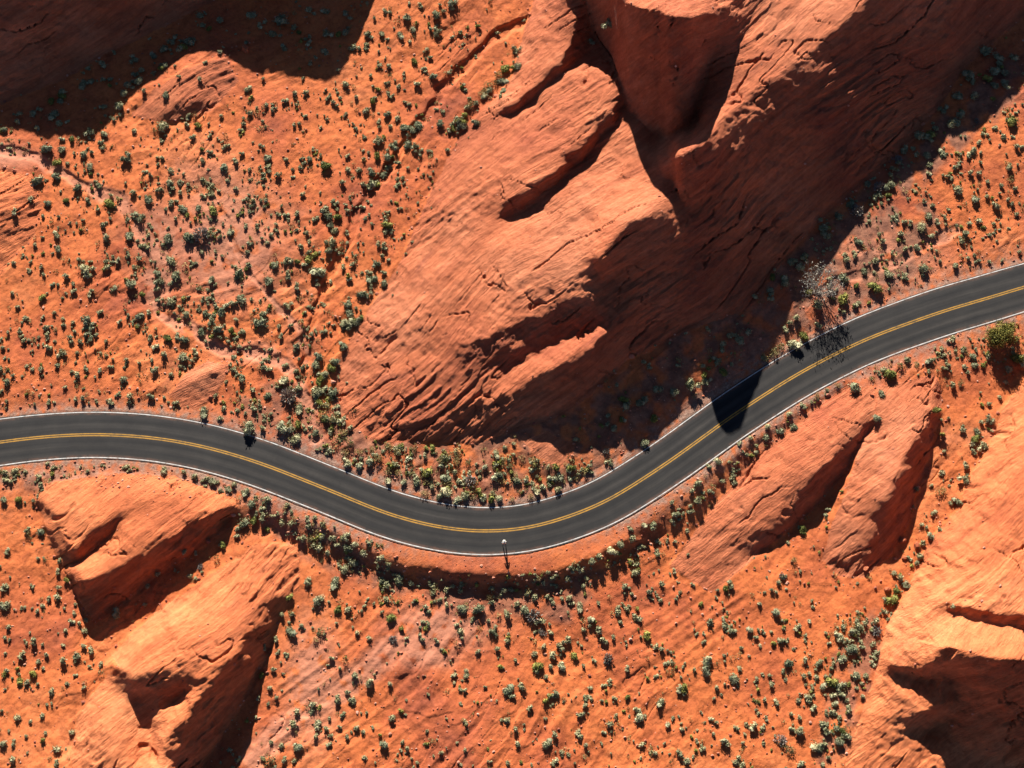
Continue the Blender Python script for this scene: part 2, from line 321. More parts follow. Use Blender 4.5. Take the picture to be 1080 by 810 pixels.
# relief detail, along the surface normal
def normals(X, Y, Z):
    ax, ay, az = [np.gradient(v, axis=1) for v in (X, Y, Z)]; bx, by, bz = [np.gradient(v, axis=0) for v in (X, Y, Z)]
    n = np.stack([by * az - bz * ay, bz * ax - bx * az, bx * ay - by * ax], -1); n /= np.linalg.norm(n, axis=-1, keepdims=True) + 1e-9
    n[n[..., 2] < 0] *= -1
    return n
N = normals(X, Y, Z)
wxp = 2.6 * fbm(X / 42, Y / 42, 2, 3); ang = math.radians(41) + .55 * fbm(X / 45, Y / 45, 2, 8)
for k, a_ in ((7, 50), (8, 52), (11, 62), (12, 30)): ang = np.where(blur((LAB == k).astype(float), 4) > .5, math.radians(a_) + .5 * fbm(X / 20, Y / 20, 2, 9), ang)
a0 = math.radians(41)
U = X * math.cos(a0) + Y * math.sin(a0); V = -X * math.sin(a0) + Y * math.cos(a0) + .45 * Z + wxp
V2 = V + 2.2 * fbm(U / 40, V / 26, 2, 12)
def ridged(n): return 1 - 2 * np.abs(n)
strata = .5 * ridged(pnoise(U / 34, V2 / 2.2, 21)) + .36 * ridged(pnoise(U / 20, V2 / 1.0, 22)) + .20 * pnoise(U / 10, V2 / .5, 23)
lumps = fbm(X / 10, (Y + Z) / 10, 5, 30, .52)
patch = sstep(-.25, .45, fbm(X / 18, Y / 18, 3, 33))
c1 = np.abs(pnoise(U / 20 + .3 * lumps, V2 / 4 + .25 * lumps, 34)); crack = np.exp(-(c1 / .020) ** 2) * sstep(.1, .5, fbm(X / 14, Y / 14, 2, 35))
c2 = np.abs(pnoise(U / 6 + .5 * lumps, V2 / 12, 36)); crack2 = np.exp(-(c2 / .02) ** 2) * sstep(.15, .5, fbm(X / 12, Y / 12, 2, 37))
flakes = pnoise(U / 5 + .6 * lumps, V2 / 1.3, 38); flake = (sstep(.0, .08, flakes) - .5) * patch
rough = fbm(X / 1.6, (Y + .6 * Z) / 1.6, 3, 39)
rag = sstep(.05, .45, fbm(X / 16, Y / 16, 3, 71)); blocks = np.abs(pnoise(X / 3.2 + .5 * lumps, (Y + Z) / 3.2, 72)); pit = sstep(.35, .6, pnoise(U / 2.6, V / 1.9, 73)) * sstep(.1, .5, fbm(X / 12, Y / 12, 2, 74))
pitz = blur(np.isin(LAB, (7, 8, 10, 11, 12)).astype(float), 4)
lumps_s = fbm(X / 10, (Y + Z) / 10, 3, 30, .4)
drock = .38 * lumps_s + .12 * lumps + .24 * strata * (.3 + .7 * patch) - .6 * crack - .45 * crack2 + .17 * flake + .09 * rough + rag * (.10 * rough) - .4 * pit * pitz
gsoft = sstep(-.1, .5, fbm(X / 22, Y / 22, 3, 60))
slick = blur(inpoly(PXw, PYw, [(385,625),(520,635),(500,690),(350,815),(255,815),(300,700)]).astype(float) + inpoly(PXw, PYw, [(640,630),(700,560),(760,620),(800,600),(760,700),(640,760),(520,815),(420,815)]).astype(float) * .8, 30)
dgrd = .28 * fbm(X / 9, Y / 9, 4, 61) + .16 * gsoft * ridged(pnoise(U / 12, V2 / 2.5, 62)) + .07 * fbm(X / 1.1, Y / 1.1, 2, 63) + slick * (.12 * ridged(pnoise(U / 26, V2 / 1.9, 162)) + .10 * pnoise(U / 14, V2 / .9, 163)) - .25 * gsoft * crack + .10 * (sstep(.0, .06, pnoise(U / 5, V2 / 2.2, 64)) - .5) * gsoft
rsz = np.ones(PX.shape)
for k in (3, 4): rsz[LAB == k] = .5
rsz[LAB == 5] = .95
for k in (7, 9, 10, 11): rsz[LAB == k] = .85
rsz = blur(rsz, 6)
steep = sstep(.22, .6, blur(N[..., 2], 8))
disp = (drock * rock * rsz * .85 * (.06 + .94 * steep) + dgrd * .75 * (1 - rock)) * sstep(5.0, 7.5, rd) + .02 * rough * (1 - near)
X = X + N[..., 0] * disp; Y = Y + N[..., 1] * disp; Z = Z + N[..., 2] * disp
Z = np.where(rd < 5.2, np.minimum(Z, .0), Z)
inner = (rd < 4.0); Z = Z - .05 * inner
def ground_at(px, py):
    """place of the surface seen at a photo point"""
    i = np.clip(np.searchsorted(xs, px) - 1, 0, len(xs) - 2); j = np.clip(np.searchsorted(ys, py) - 1, 0, len(ys) - 2)
    return float(X[j, i]), float(Y[j, i]), float(Z[j, i])
# ---------------- materials ----------------
def newmat(name):
    m = bpy.data.materials.new(name); m.use_nodes = True; nt = m.node_tree; nt.nodes.clear()
    o = nt.nodes.new('ShaderNodeOutputMaterial'); b = nt.nodes.new('ShaderNodeBsdfPrincipled'); nt.links.new(b.outputs[0], o.inputs[0])
    b.inputs['Specular IOR Level'].default_value = .2; b.inputs['Roughness'].default_value = .9
    return m, nt, b
def N_(nt, t, **k):
    n = nt.nodes.new(t)
    for a, v in k.items(): setattr(n, a, v)
    return n
def noise_(nt, scale, detail=6, rough=.6, vec=None, dist=0):
    n = N_(nt, 'ShaderNodeTexNoise'); n.inputs['Scale'].default_value = scale; n.inputs['Detail'].default_value = detail
    n.inputs['Roughness'].default_value = rough; n.inputs['Distortion'].default_value = dist
    if vec is not None: nt.links.new(vec, n.inputs['Vector'])
    return n.outputs['Fac']
def ramp_(nt, fac, stops):
    r = N_(nt, 'ShaderNodeValToRGB'); e = r.color_ramp.elements
    while len(e) < len(stops): e.new(.5)
    for k, (p, c) in enumerate(stops): e[k].position = p; e[k].color = (*c, 1) if len(c) == 3 else c
    nt.links.new(fac, r.inputs[0]); return r.outputs[0]
def mix_(nt, fac, a, b, mode='MIX'):
    m = N_(nt, 'ShaderNodeMix', data_type='RGBA', blend_type=mode)
    for s, v in ((m.inputs[0], fac), (m.inputs[6], a), (m.inputs[7], b)):
        if isinstance(v, (int, float)): s.default_value = v
        elif isinstance(v, tuple): s.default_value = (*v, 1)
        else: nt.links.new(v, s)
    return m.outputs[2]
def bump_(nt, b, h, dist, strength=1):
    n = N_(nt, 'ShaderNodeBump'); n.inputs['Distance'].default_value = dist; n.inputs['Strength'].default_value = strength
    nt.links.new(h, n.inputs['Height']); nt.links.new(n.outputs[0], b.inputs['Normal']); return n
def coords(nt, rot=0, scale=(1, 1, 1)):
    g = N_(nt, 'ShaderNodeNewGeometry'); m = N_(nt, 'ShaderNodeMapping'); nt.links.new(g.outputs['Position'], m.inputs[0])
    m.inputs['Rotation'].default_value = (0, 0, rot); m.inputs['Scale'].default_value = scale; return m.outputs[0]
def attr_(nt, name):
    a = N_(nt, 'ShaderNodeAttribute', attribute_name=name); return a.outputs['Fac']

# sandstone
def flow_(nt, sc):
    a = N_(nt, 'ShaderNodeAttribute', attribute_name='flow'); m = N_(nt, 'ShaderNodeMapping'); nt.links.new(a.outputs['Vector'], m.inputs[0]); m.inputs['Scale'].default_value = sc; return m.outputs[0]
def math_(nt, op, a, b=0.0, c=None):
    n = N_(nt, 'ShaderNodeMath', operation=op)
    for s, v in zip(n.inputs, (a, b, c)):
        if v is None: continue
        if isinstance(v, (int, float)): s.default_value = v
        else: nt.links.new(v, s)
    return n.outputs[0]
def ridge_(nt, fac): return math_(nt, 'ABSOLUTE', math_(nt, 'MULTIPLY_ADD', fac, 2.0, -1.0))
def sandstone(name, stops, varnish):
  m_, nt, b = newmat(name)
  c = coords(nt); f1 = flow_(nt, (.07, .9, .3)); f2 = flow_(nt, (.22, 2.6, .6)); f3 = flow_(nt, (.8, 5, 1))
  n1 = noise_(nt, .05, 6, .6, c); n2 = noise_(nt, 1, 8, .62, f1, .25); n3 = noise_(nt, 1.6, 6, .7, c); n4 = noise_(nt, 1, 6, .6, f2, .3); n5 = noise_(nt, 1, 4, .6, f3, .3)
  col = ramp_(nt, n1, stops)
  col = mix_(nt, .8, col, ramp_(nt, n2, [(.32, (.66, .62, .62)), (.5, (1, 1, 1)), (.68, (1.18, 1.24, 1.3))]), 'MULTIPLY')
  col = mix_(nt, .8, col, ramp_(nt, n4, [(.3, (.74, .70, .70)), (.45, (.98, .98, .98)), (.7, (1.12, 1.14, 1.16))]), 'MULTIPLY')
  col = mix_(nt, .6, col, ramp_(nt, n3, [(.3, (.72, .70, .70)), (.5, (1, 1, 1)), (.72, (1.14, 1.16, 1.18))]), 'MULTIPLY')
  stain = ramp_(nt, noise_(nt, 1, 8, .7, flow_(nt, (.05, .2, .1)), .8), [(.56, (0, 0, 0)), (.72, (1, 1, 1))])
  col = mix_(nt, mix_(nt, .45, (0, 0, 0), stain), col, varnish)
  nt.links.new(col, b.inputs['Base Color'])
  lines = math_(nt, 'SMOOTH_MIN', ridge_(nt, n4), .12, .05)
  h = math_(nt, 'ADD', math_(nt, 'MULTIPLY', lines, 2.2), math_(nt, 'ADD', math_(nt, 'MULTIPLY', n5, .7), math_(nt, 'ADD', math_(nt, 'MULTIPLY', n2, 1.0), math_(nt, 'MULTIPLY', noise_(nt, 2.4, 8, .72, c), .7))))
  bump_(nt, b, h, .30, .75)
  return m_
M_ROCK = sandstone('sandstone', [(.3, (.30, .074, .034)), (.5, (.42, .120, .050)), (.7, (.49, .168, .080))], (.17, .048, .034))
M_FIN = sandstone('orange_sandstone', [(.3, (.38, .096, .036)), (.5, (.52, .146, .052)), (.7, (.60, .205, .082))], (.22, .062, .036))

# desert sand with pink washes and grey gravel at the verge
M_SAND, nt, b = newmat('desert_sand')
c = coords(nt); f1 = flow_(nt, (.10, .8, .3))
n1 = noise_(nt, .045, 6, .62, c); n3 = noise_(nt, 2.0, 8, .7, c); n6 = noise_(nt, .5, 8, .7, c, .4)
col = ramp_(nt, n1, [(.28, (.23, .060, .034)), (.42, (.42, .102, .036)), (.55, (.53, .138, .040)), (.64, (.52, .152, .052)), (.76, (.40, .150, .085))])
col = mix_(nt, .7, col, ramp_(nt, noise_(nt, 1, 8, .65, f1, .5), [(.3, (.70, .66, .70)), (.5, (1, 1, 1)), (.7, (1.1, 1.18, 1.24))]), 'MULTIPLY')
col = mix_(nt, .8, col, ramp_(nt, n6, [(.34, (.58, .54, .56)), (.50, (1, 1, 1)), (.7, (1.08, 1.12, 1.15))]), 'MULTIPLY')
col = mix_(nt, .9, col, ramp_(nt, n3, [(.3, (.50, .48, .52)), (.44, (.96, .96, .96)), (.7, (1.14, 1.16, 1.18))]), 'MULTIPLY')
col = mix_(nt, attr_(nt, 'pink'), col, mix_(nt, n3, (.37, .135, .078), (.55, .25, .155)))
soil_shade = ramp_(nt, noise_(nt, .5, 8, .75, c), [(.42, (.15, .065, .042)), (.6, (.30, .135, .08))])
col = mix_(nt, attr_(nt, 'scrub_shade'), col, soil_shade)  # brown scrub soil, plus painted shade under the great cliff
grav = ramp_(nt, noise_(nt, 3.0, 8, .8, c), [(.36, (.12, .075, .058)), (.5, (.27, .165, .118)), (.64, (.42, .29, .22))])
col = mix_(nt, attr_(nt, 'verge'), col, grav)
nt.links.new(col, b.inputs['Base Color'])
h = math_(nt, 'ADD', noise_(nt, 3.2, 8, .78, c), math_(nt, 'ADD', math_(nt, 'MULTIPLY', n6, .9), noise_(nt, 1, 8, .7, f1, .6)))
bump_(nt, b, h, .13, .7)

# asphalt with worn wheel tracks
M_ASPH, nt, b = newmat('asphalt')
uv = N_(nt, 'ShaderNodeUVMap', uv_map='UVMap'); sx = N_(nt, 'ShaderNodeSeparateXYZ'); nt.links.new(uv.outputs[0], sx.inputs[0])
mp = N_(nt, 'ShaderNodeMapping'); mp.inputs['Scale'].default_value = (.06, 1.6, 1); nt.links.new(uv.outputs[0], mp.inputs[0])
trk = ramp_(nt, sx.outputs[1], [(0, (.074, .066, .060)), (.10, (.052, .048, .045)), (.19, (.036, .035, .035)), (.27, (.060, .055, .051)), (.36, (.034, .033, .033)), (.5, (.056, .051, .048)),
      (.60, (.036, .035, .035)), (.70, (.062, .057, .053)), (.79, (.034, .033, .033)), (.90, (.050, .047, .045)), (1, (.078, .068, .060))])
mp.inputs['Scale'].default_value = (.05, 14, 1)
col = mix_(nt, .9, trk, ramp_(nt, noise_(nt, 1, 6, .65, mp.outputs[0]), [(.3, (.36, .37, .38)), (.5, (.54, .54, .54)), (.7, (.74, .73, .71))]), 'MULTIPLY')
col = mix_(nt, .8, col, ramp_(nt, noise_(nt, .25, 8, .7, coords(nt)), [(.35, (.78, .78, .8)), (.65, (1.2, 1.18, 1.15))]), 'MULTIPLY')
vr = N_(nt, 'ShaderNodeTexVoronoi', feature='DISTANCE_TO_EDGE'); mq = N_(nt, 'ShaderNodeMapping'); mq.inputs['Scale'].default_value = (.16, .16, .16); nt.links.new(coords(nt), mq.inputs[0])
wv = N_(nt, 'ShaderNodeVectorMath', operation='ADD'); nt.links.new(mq.outputs[0], wv.inputs[0]); nn = N_(nt, 'ShaderNodeTexNoise'); nn.inputs['Scale'].default_value = .7; nn.inputs['Detail'].default_value = 6; nt.links.new(coords(nt), nn.inputs['Vector']); nt.links.new(nn.outputs['Color'], wv.inputs[1]); nt.links.new(wv.outputs[0], vr.inputs['Vector'])
crk = ramp_(nt, vr.outputs['Distance'], [(.0, (.62, .62, .62)), (.012, (1, 1, 1))])
col = mix_(nt, .8, col, crk, 'MULTIPLY')
edge = math_(nt, 'ABSOLUTE', math_(nt, 'MULTIPLY_ADD', sx.outputs[1], 2.0, -1.0))
dust = math_(nt, 'MULTIPLY', ramp_(nt, edge, [(.80, (0, 0, 0)), (1, (1, 1, 1))]), ramp_(nt, noise_(nt, .6, 8, .75, coords(nt)), [(.42, (0, 0, 0)), (.62, (1, 1, 1))]))
col = mix_(nt, dust, col, (.22, .10, .06))
nt.links.new(col, b.inputs['Base Color']); b.inputs['Roughness'].default_value = .85
bump_(nt, b, noise_(nt, 9, 4, .7, coords(nt)), .02, .5)
def paint(name, c1, c2):
    m, nt, b = newmat(name)
    nt.links.new(ramp_(nt, noise_(nt, 1.1, 8, .75, coords(nt)), [(.36, c1), (.44, tuple((p + q) / 2 for p, q in zip(c1, c2))), (.6, c2)]), b.inputs['Base Color']); b.inputs['Roughness'].default_value = .6
    return m
M_WHITE = paint('white_paint', (.20, .18, .16), (.62, .61, .58)); M_YEL = paint('yellow_paint', (.16, .10, .035), (.42, .215, .028))

def leafmat(name, c1, c2, c3):
    m, nt, b = newmat(name)
    oi = N_(nt, 'ShaderNodeObjectInfo'); g = N_(nt, 'ShaderNodeNewGeometry')
    col = ramp_(nt, g.outputs['Random Per Island'], [(0, c1), (.5, c2), (1, c3)])
    col = mix_(nt, .8, col, ramp_(nt, oi.outputs['Random'], [(0, (.6, .66, .62)), (.5, (1, 1, 1)), (1, (1.3, 1.2, 1.1))]), 'MULTIPLY')
    col = mix_(nt, .6, col, ramp_(nt, noise_(nt, .3, 3, .5, coords(nt)), [(.35, (.65, .7, .7)), (.65, (1.3, 1.2, 1.1))]), 'MULTIPLY')
    nt.links.new(col, b.inputs['Base Color']); return m
M_SAGE = leafmat('sage_leaves', (.125, .132, .068), (.215, .222, .125), (.35, .35, .22))
M_PALE = leafmat('pale_leaves', (.24, .24, .13), (.38, .37, .22), (.52, .50, .32))
M_GREEN = leafmat('green_leaves', (.09, .105, .028), (.17, .18, .045), (.27, .26, .07))
M_DRY = leafmat('dry_twigs', (.15, .12, .05), (.27, .22, .09), (.40, .33, .15))
M_GREY = leafmat('dead_twigs', (.16, .13, .11), (.25, .21, .18), (.34, .30, .27))
M_WOOD, nt, b = newmat('bark'); nt.links.new(ramp_(nt, noise_(nt, 6, 6, .7, coords(nt)), [(.3, (.08, .055, .04)), (.7, (.20, .15, .11))]), b.inputs['Base Color'])
M_STONE, nt, b = newmat('loose_rock'); g = N_(nt, 'ShaderNodeNewGeometry')
nt.links.new(ramp_(nt, g.outputs['Random Per Island'], [(0, (.25, .08, .05)), (.5, (.48, .16, .085)), (1, (.55, .30, .21))]), b.inputs['Base Color']); bump_(nt, b, noise_(nt, 5, 6, .7, coords(nt)), .08)
M_HEAD, nt, b = newmat('white_enamel'); nt.links.new(ramp_(nt, noise_(nt, 8, 4, .6, coords(nt)), [(.3, (.72, .72, .70)), (.7, (.82, .82, .80))]), b.inputs['Base Color']); b.inputs['Roughness'].default_value = .4
M_METAL, nt, b = newmat('galvanised_steel'); nt.links.new(ramp_(nt, noise_(nt, 12, 4, .6, coords(nt)), [(.3, (.34, .34, .34)), (.7, (.48, .48, .47))]), b.inputs['Base Color']); b.inputs['Metallic'].default_value = .6; b.inputs['Roughness'].default_value = .5

# ---------------- object helpers ----------------
def link(name, me, mat=None, parent=None, kind=None, label=None, cat=None, group=None):
    o = bpy.data.objects.new(name, me); COL.objects.link(o)
    if mat and not me.materials: me.materials.append(mat)
    if parent: o.parent = parent
    tag(o, label, cat, group, kind); return o
def tag(o, label=None, cat=None, group=None, kind=None):
    for k, v in (('label', label), ('category', cat), ('group', group), ('kind', kind)):
        if v: o[k] = v
def npmesh(name, v, f, smooth_=True):
    me = bpy.data.meshes.new(name); v = np.asarray(v, np.float32); f = np.asarray(f, np.int32); n = f.shape[1]
    me.vertices.add(len(v)); me.vertices.foreach_set('co', v.ravel()); me.loops.add(f.size); me.loops.foreach_set('vertex_index', f.ravel())
    me.polygons.add(len(f)); me.polygons.foreach_set('loop_start', np.arange(0, f.size, n, dtype=np.int32))
    me.polygons.foreach_set('use_smooth', np.full(len(f), smooth_)); me.update(calc_edges=True); return me

# ---------------- terrain: the desert ground and each rock ----------------
ny, nx = PX.shape
idx = np.arange(nx * ny).reshape(ny, nx)
quads = np.stack([idx[1:, :-1], idx[1:, 1:], idx[:-1, 1:], idx[:-1, :-1]], -1).reshape(-1, 4)
flab = LAB[:-1, :-1].reshape(-1)
VV = np.stack([X, Y, Z], -1).reshape(-1, 3); NN = normals(X, Y, Z).reshape(-1, 3)
scrub_shade = np.zeros(PX.shape)
vz = 1 - .8 * np.exp(-(((PX - 530) / 130) ** 2) ** 2) * (PY > 560)
SCRUB_SHADE = [[(330,470),(352,410),(385,462),(560,470),(640,485),(590,528),(520,534),(440,520),(350,492),(270,455),(250,420),(300,395),(325,420)],
         [(190,170),(330,220),(345,300),(330,400),(280,330),(160,330),(100,250)], [(480,470),(600,436),(720,348),(823,278),(900,212),(1000,115),(1090,40),(1080,100),(960,205),(880,275),(785,400),(720,450),(640,482)], [(250,525),(350,565),(420,600),(500,620),(640,600),(600,660),(500,640),(400,625),(300,580)],  # cliff-foot polygon paints the cliff's cast shadow into the soil colour
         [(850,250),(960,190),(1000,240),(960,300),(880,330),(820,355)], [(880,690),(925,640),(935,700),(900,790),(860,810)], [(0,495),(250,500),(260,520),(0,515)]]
for i, p in enumerate(SCRUB_SHADE): scrub_shade[inpoly(PXw, PYw, p)] = (.3, .75, .9)[0 if i == 1 else 2 if i in (2, 4) else 1]
scrub_shade = blur(scrub_shade, 25) * sstep(-.5, .3, fbm(PX / 25, PY / 25, 4, 90))
flow = np.stack([U, V2, Z], -1)
AT = dict(pink=np.clip(pink * sstep(-.7, -.1, fbm(PX / 16, PY / 16, 4, 91)), 0, 1), verge=np.clip(verge * vz * (.8 + .9 * fbm(PX / 7, PY / 7, 4, 92)), 0, 1) * .9, scrub_shade=scrub_shade)
def submesh(name, k):
    f = quads[flab == k]; used, inv = np.unique(f, return_inverse=True)
    me = npmesh(name, VV[used], inv.reshape(-1, 4))
    me.normals_split_custom_set_from_vertices(NN[used].tolist())
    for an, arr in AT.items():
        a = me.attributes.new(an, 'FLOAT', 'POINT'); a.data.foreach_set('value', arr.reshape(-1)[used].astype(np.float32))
    a = me.attributes.new('flow', 'FLOAT_VECTOR', 'POINT'); a.data.foreach_set('vector', flow.reshape(-1, 3)[used].astype(np.float32).ravel())
    return me
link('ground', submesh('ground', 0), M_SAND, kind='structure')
for k, (nm, lab, cat, poly) in enumerate(ROCKS):
    g = {'sandstone_fin': 'sandstone fins below the road', 'rock_slab': 'small slabs beside the road'}.get(nm)
    link(nm, submesh(nm, k + 1), M_FIN if k in (5, 6, 7, 8, 11) else M_ROCK, label=lab, cat=cat, group=g)
S = 4000.0
link('terrain', npmesh('terrain', [(-S, -S, -9), (S, -S, -9), (S, S, -9), (-S, S, -9)], [(0, 1, 2, 3)]), M_SAND, kind='structure')

# ---------------- road ----------------
arc = np.r_[0, np.cumsum(np.hypot(*np.diff(cen, axis=0).T))]
def ribbon(name, o0, o1, z, mat, skirt=False, parent=None):
    a = cen + nrm * (o0(HALF) if callable(o0) else o0)[:, None]; b_ = cen + nrm * (o1(HALF) if callable(o1) else o1)[:, None]
    rows = [np.c_[a, np.full(NR, z)], np.c_[b_, np.full(NR, z)]]; vs = [0., 1.]
    if skirt:
        rows = [np.c_[a + nrm * -.12, np.full(NR, z - .2)]] + rows + [np.c_[b_ + nrm * .12, np.full(NR, z - .2)]]; vs = [0, 0, 1, 1]
    v = np.concatenate(rows); f = []
    for r in range(len(rows) - 1):
        i = np.arange(NR - 1); f.append(np.stack([r * NR + i, r * NR + i + 1, (r + 1) * NR + i + 1, (r + 1) * NR + i], 1))
    f = np.concatenate(f); me = npmesh(name, v, f, False)
    uvl = me.uv_layers.new(name='UVMap'); li = f.reshape(-1)
    uvl.data.foreach_set('uv', np.stack([arc[li % NR], np.array(vs)[li // NR]], 1).astype(np.float32).ravel())
    return link(name, me, mat, kind='structure', parent=parent)
ew = .14
wob = .16 * fbm(arc / 3.0, arc * 0, 3, 101); wob2 = .16 * fbm(arc / 3.0, arc * 0 + 9, 3, 103)
ribbon('road', lambda h: -h - .22 + wob * .6, lambda h: h + .22 + wob2 * .6, .03, M_ASPH, True)
ribbon('road_edge_line', lambda h: h - ew / 2, lambda h: h + ew / 2, .036, M_WHITE)
ribbon('road_edge_line', lambda h: -h - ew / 2, lambda h: -h + ew / 2, .036, M_WHITE)
ribbon('road_centre_line', lambda h: h * 0 + .07, lambda h: h * 0 + .25, .036, M_YEL)
ribbon('road_centre_line', lambda h: h * 0 - .25, lambda h: h * 0 - .07, .036, M_YEL)

# ---------------- plants ----------------
def ico(sub=1):
    import bmesh
    bm = bmesh.new(); bmesh.ops.create_icosphere(bm, subdivisions=sub, radius=1)
    v = np.array([p.co[:] for p in bm.verts]); f = np.array([[q.index for q in t.verts] for t in bm.faces]); bm.free(); return v, f
IV, IF = ico(2); IV1, IF1 = ico(1)
def leaves(n, seed, size, lobes=4, flat=.8, core=True, spiky=.0, low=False):
    """bush of unit radius on z=0: lumpy inner mass and many leaf-sized faces; returns verts, tris"""
    r = np.random.default_rng(seed)
    lc = np.c_[r.normal(0, .25, (lobes, 2)), r.uniform(.3, .6, lobes) * flat]; lr = r.uniform(.42, .68, lobes)
    V, T = [], []; nv = 0
    if core:
        bv, bf = (IV1, IF1)
        for c, q in zip(lc, lr):
            d = 1 + .25 * r.normal(0, 1, len(bv))[:, None]
            V.append(bv * d * q * .70 * [1, 1, flat] + c); T.append(bf + nv); nv += len(bv)
    k = r.integers(0, lobes, n); d = r.normal(0, 1, (n, 3)); d[:, 2] = np.abs(d[:, 2]) * 1.1 - .35; d /= np.linalg.norm(d, axis=1)[:, None]
    rad = lr[k] * (.72 + .42 * r.random(n) ** 1.3 + spiky * r.random(n)); c = lc[k] + d * rad[:, None] * [1, 1, flat]; c[:, 2] = np.maximum(c[:, 2], .02)
    a = r.normal(0, 1, (n, 3)); a /= np.linalg.norm(a, axis=1)[:, None]; a = a * (1 - spiky) + d * spiky * 2; b = np.cross(a, d + .5 * r.normal(0, 1, (n, 3))); b /= np.linalg.norm(b, axis=1)[:, None] + 1e-6
    s = (size * r.uniform(.6, 1.4, n))[:, None]; wd = .6 * (1 - .6 * min(spiky, 1))
    P = np.stack([c - a * s * .5, c + b * s * wd * .5, c + a * s * .5, c - b * s * wd * .5], 1).reshape(-1, 3)
    i = np.arange(n) * 4 + nv
    V.append(P); T.append(np.concatenate([np.stack([i, i + 1, i + 2], 1), np.stack([i, i + 2, i + 3], 1)]))
    return np.concatenate(V), np.concatenate(T)
VAR = {}
def variants(key, mat, n, cnt, **k):
    VAR[key] = []
    for s in range(n):
        v, f = leaves(cnt, hash_(key) + s, **k); me = npmesh(key, v, f, False); me.materials.append(mat); VAR[key].append(me)
def hash_(s): return sum(ord(c) * (i + 3) for i, c in enumerate(s))
variants('sagebrush', M_SAGE, 12, 300, size=.21, lobes=5, spiky=.12)
variants('green_shrub', M_GREEN, 6, 320, size=.20, lobes=5)
variants('pale_shrub', M_PALE, 4, 340, size=.18, lobes=5)
variants('dry_bush', M_DRY, 4, 260, size=.24, lobes=5, core=False, spiky=.35)
variants('dead_bush', M_GREY, 4, 260, size=.34, lobes=4, core=False, spiky=.6, flat=.6)

